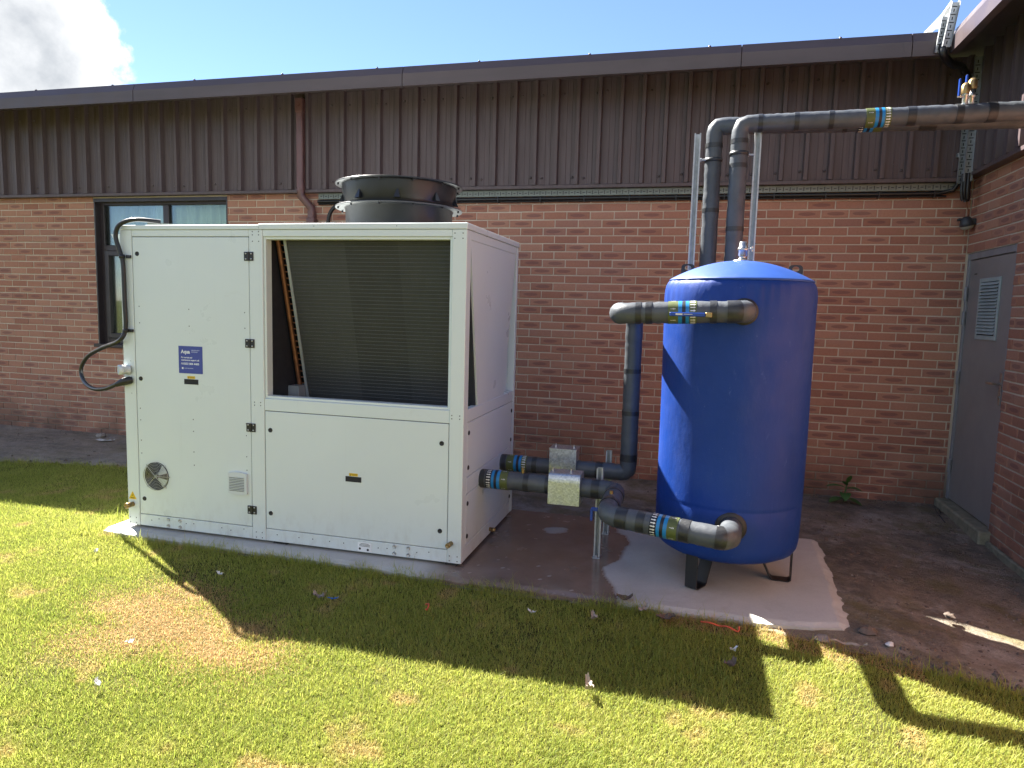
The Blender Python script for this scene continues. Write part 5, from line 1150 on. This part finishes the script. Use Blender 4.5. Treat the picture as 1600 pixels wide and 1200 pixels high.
# crumbs of soil, thicker near the lawn edge and the wall foot
mb = MB(); rs = random.Random(15); cnt = 0
while cnt < 900:
    x = rs.uniform(-8.0, WX-.08); y = rs.uniform(3.35, D-.03)
    if rs.random() < .5: x = rs.uniform(.92, WX-.08)
    e_ = lawn_edge(x)
    if y < e_-.02 or (-3.95 < x < .97 and y < 5.3): continue
    if rs.random() > max(.25, 1-(y-e_)/.5, 1-(D-y)/.25): continue
    s = rs.choice((.005, .007, .009, .012, .018)); z = .016+float(relief(x, y)); dirs = ((1, 0, 0), (.3, .9, 0), (-.8, .6, 0), (-.7, -.7, 0), (.5, -.9, 0)); V = [(x+s*rs.uniform(.7, 1.2)*a, y+s*rs.uniform(.7, 1.2)*b, z-.004) for a, b, c in dirs]+[(x+s*.55*rs.uniform(.7, 1.2)*a, y+s*.55*rs.uniform(.7, 1.2)*b, z+s*rs.uniform(.35, .7)) for a, b, c in dirs]
    mb.add(V, [(k, (k+1) % 5, 5+(k+1) % 5, 5+k) for k in range(5)]+[(5, 6, 7, 8, 9)]); cnt += 1
cl = obj('soil_crumbs', mb, M['clod'], kind='stuff', fix=True); cl['label'] = 'loose dark crumbs of soil on the path'

# ------------------------------------------------------------------ grass
def grass(N, seed):
    r = np.random.default_rng(seed)
    X = r.uniform(-9.5, 3.2, N); Y = r.uniform(1.0, 5.65, N)
    P = np.stack([X, Y, np.full(N, -CAM.z)], 1); w = P @ np.array(fwd); px = 800+1094.2*(P @ np.array(rr))/w; py = 600-1094.2*(P @ np.array(uu))/w
    vis = (px > -60) & (px < 1660) & (py < 1290) & (w > .3); edge = lawn_edge(X)+.10*(fbm(X, Y, 6, 9)-.5)
    keep = (Y < edge+.015) & (r.random(N) < np.where(vis, np.clip(1.25-.16*Y, .35, 1), .10))
    thin = fbm(X, Y, 2.6, 33); keep &= r.random(N) < np.clip(1.35-1.6*np.clip(thin-.52, 0, 1)*2.0, .5, 1)
    return X[keep], Y[keep], edge[keep]
X, Y, edge = grass(3300000, 1)
n = len(X); r = np.random.default_rng(3)
DRY = [(-3.05, 3.06), (-2.94, 3.3), (-2.54, 3.23), (-2.06, 2.9), (-1.7, 2.94), (-1.75, 2.63), (-1.89, 2.39), (-2.31, 2.46), (-2.78, 2.4), (-2.85, 2.64)]
wx_ = X+.30*(fbm(X, Y, 4, 51)-.5)*1.4+.14*r.normal(size=n); wy_ = Y+.30*(fbm(X, Y, 4, 61)-.5)*1.4+.10*r.normal(size=n)
dry = np.where(inpoly(wx_, wy_, DRY), .9, 0.0)
patch = fbm(X, Y, 1.3, 71); small = fbm(X, Y, 5.5, 81)
dry = np.maximum(dry, np.clip((small-.66)*4, 0, .55)); dry = np.maximum(dry, np.where((X > -.1) & (Y > edge-.14) & (X < 1.1), .8*(r.random(n) < .75), 0)); dry = np.clip(dry+.18*(r.random(n) < .22), 0, 1)
tint = np.clip(.54+.55*(patch-.5)+.45*(small-.5)+.22*r.normal(size=n), 0, .88)
tall = np.clip(1-(edge-Y)/.09, 0, 1)*(fbm(X, Y, 7, 91) > .45)
tall = np.maximum(tall, .8*((X < -3.65) & (X > -4.1) & (Y > 3.75) & (Y < 4.2) & (r.random(n) < .7)))
L = (.014+.018*r.random(n)**1.3+.022*(r.random(n) < .06))*(1+.5*(fbm(X, Y, 3, 13)-.5))*(1-.35*dry)*(1+2.4*tall*r.random(n)); W = .0008+.0009*r.random(n)
az = r.random(n)*2*np.pi; lean = (.25+.85*r.random(n))*(1+.5*dry); hx, hy = np.cos(az), np.sin(az); bx_, by_ = -hy, hx
sn, cs = np.sin(np.clip(lean, 0, 1.45)), np.cos(np.clip(lean, 0, 1.45)); z0 = relief(X, Y)-.002
m1 = np.stack([X+hx*L*.5*sn*.55, Y+hy*L*.5*sn*.55, z0+L*.55*(cs*.6+.4)], 1); tip = np.stack([X+hx*L*sn, Y+hy*L*sn, z0+L*(cs*.8+.2)], 1)
b0 = np.stack([X-bx_*W, Y-by_*W, z0], 1); b1 = np.stack([X+bx_*W, Y+by_*W, z0], 1); s1 = np.stack([bx_*W*.8, by_*W*.8, np.zeros(n)], 1)
V = np.stack([b0, b1, m1+s1, m1-s1, tip], 1).reshape(-1, 3).astype(np.float32)
me = bpy.data.meshes.new('grass'); base = np.arange(n)*5
me.vertices.add(n*5); me.vertices.foreach_set('co', V.ravel())
loops = np.stack([base, base+1, base+2, base+3, base+3, base+2, base+4], 1).ravel().astype(np.int32); me.loops.add(n*7); me.loops.foreach_set('vertex_index', loops)
ls = np.stack([np.arange(n)*7, np.arange(n)*7+4], 1).ravel().astype(np.int32); lt = np.tile(np.array([4, 3], np.int32), n); me.polygons.add(n*2); me.polygons.foreach_set('loop_start', ls); me.polygons.foreach_set('loop_total', lt)
me.update(calc_edges=True)
for nm, val in (('tint', tint), ('dry', dry)):
    a_ = me.attributes.new(nm, 'FLOAT', 'POINT'); a_.data.foreach_set('value', np.repeat(val, 5).astype(np.float32))
me.materials.append(M['grass']); go = bpy.data.objects.new('grass', me); COL.objects.link(go); go['kind'] = 'stuff'; go['label'] = 'short mown grass with a straw coloured dead patch'
print('grass blades', n)
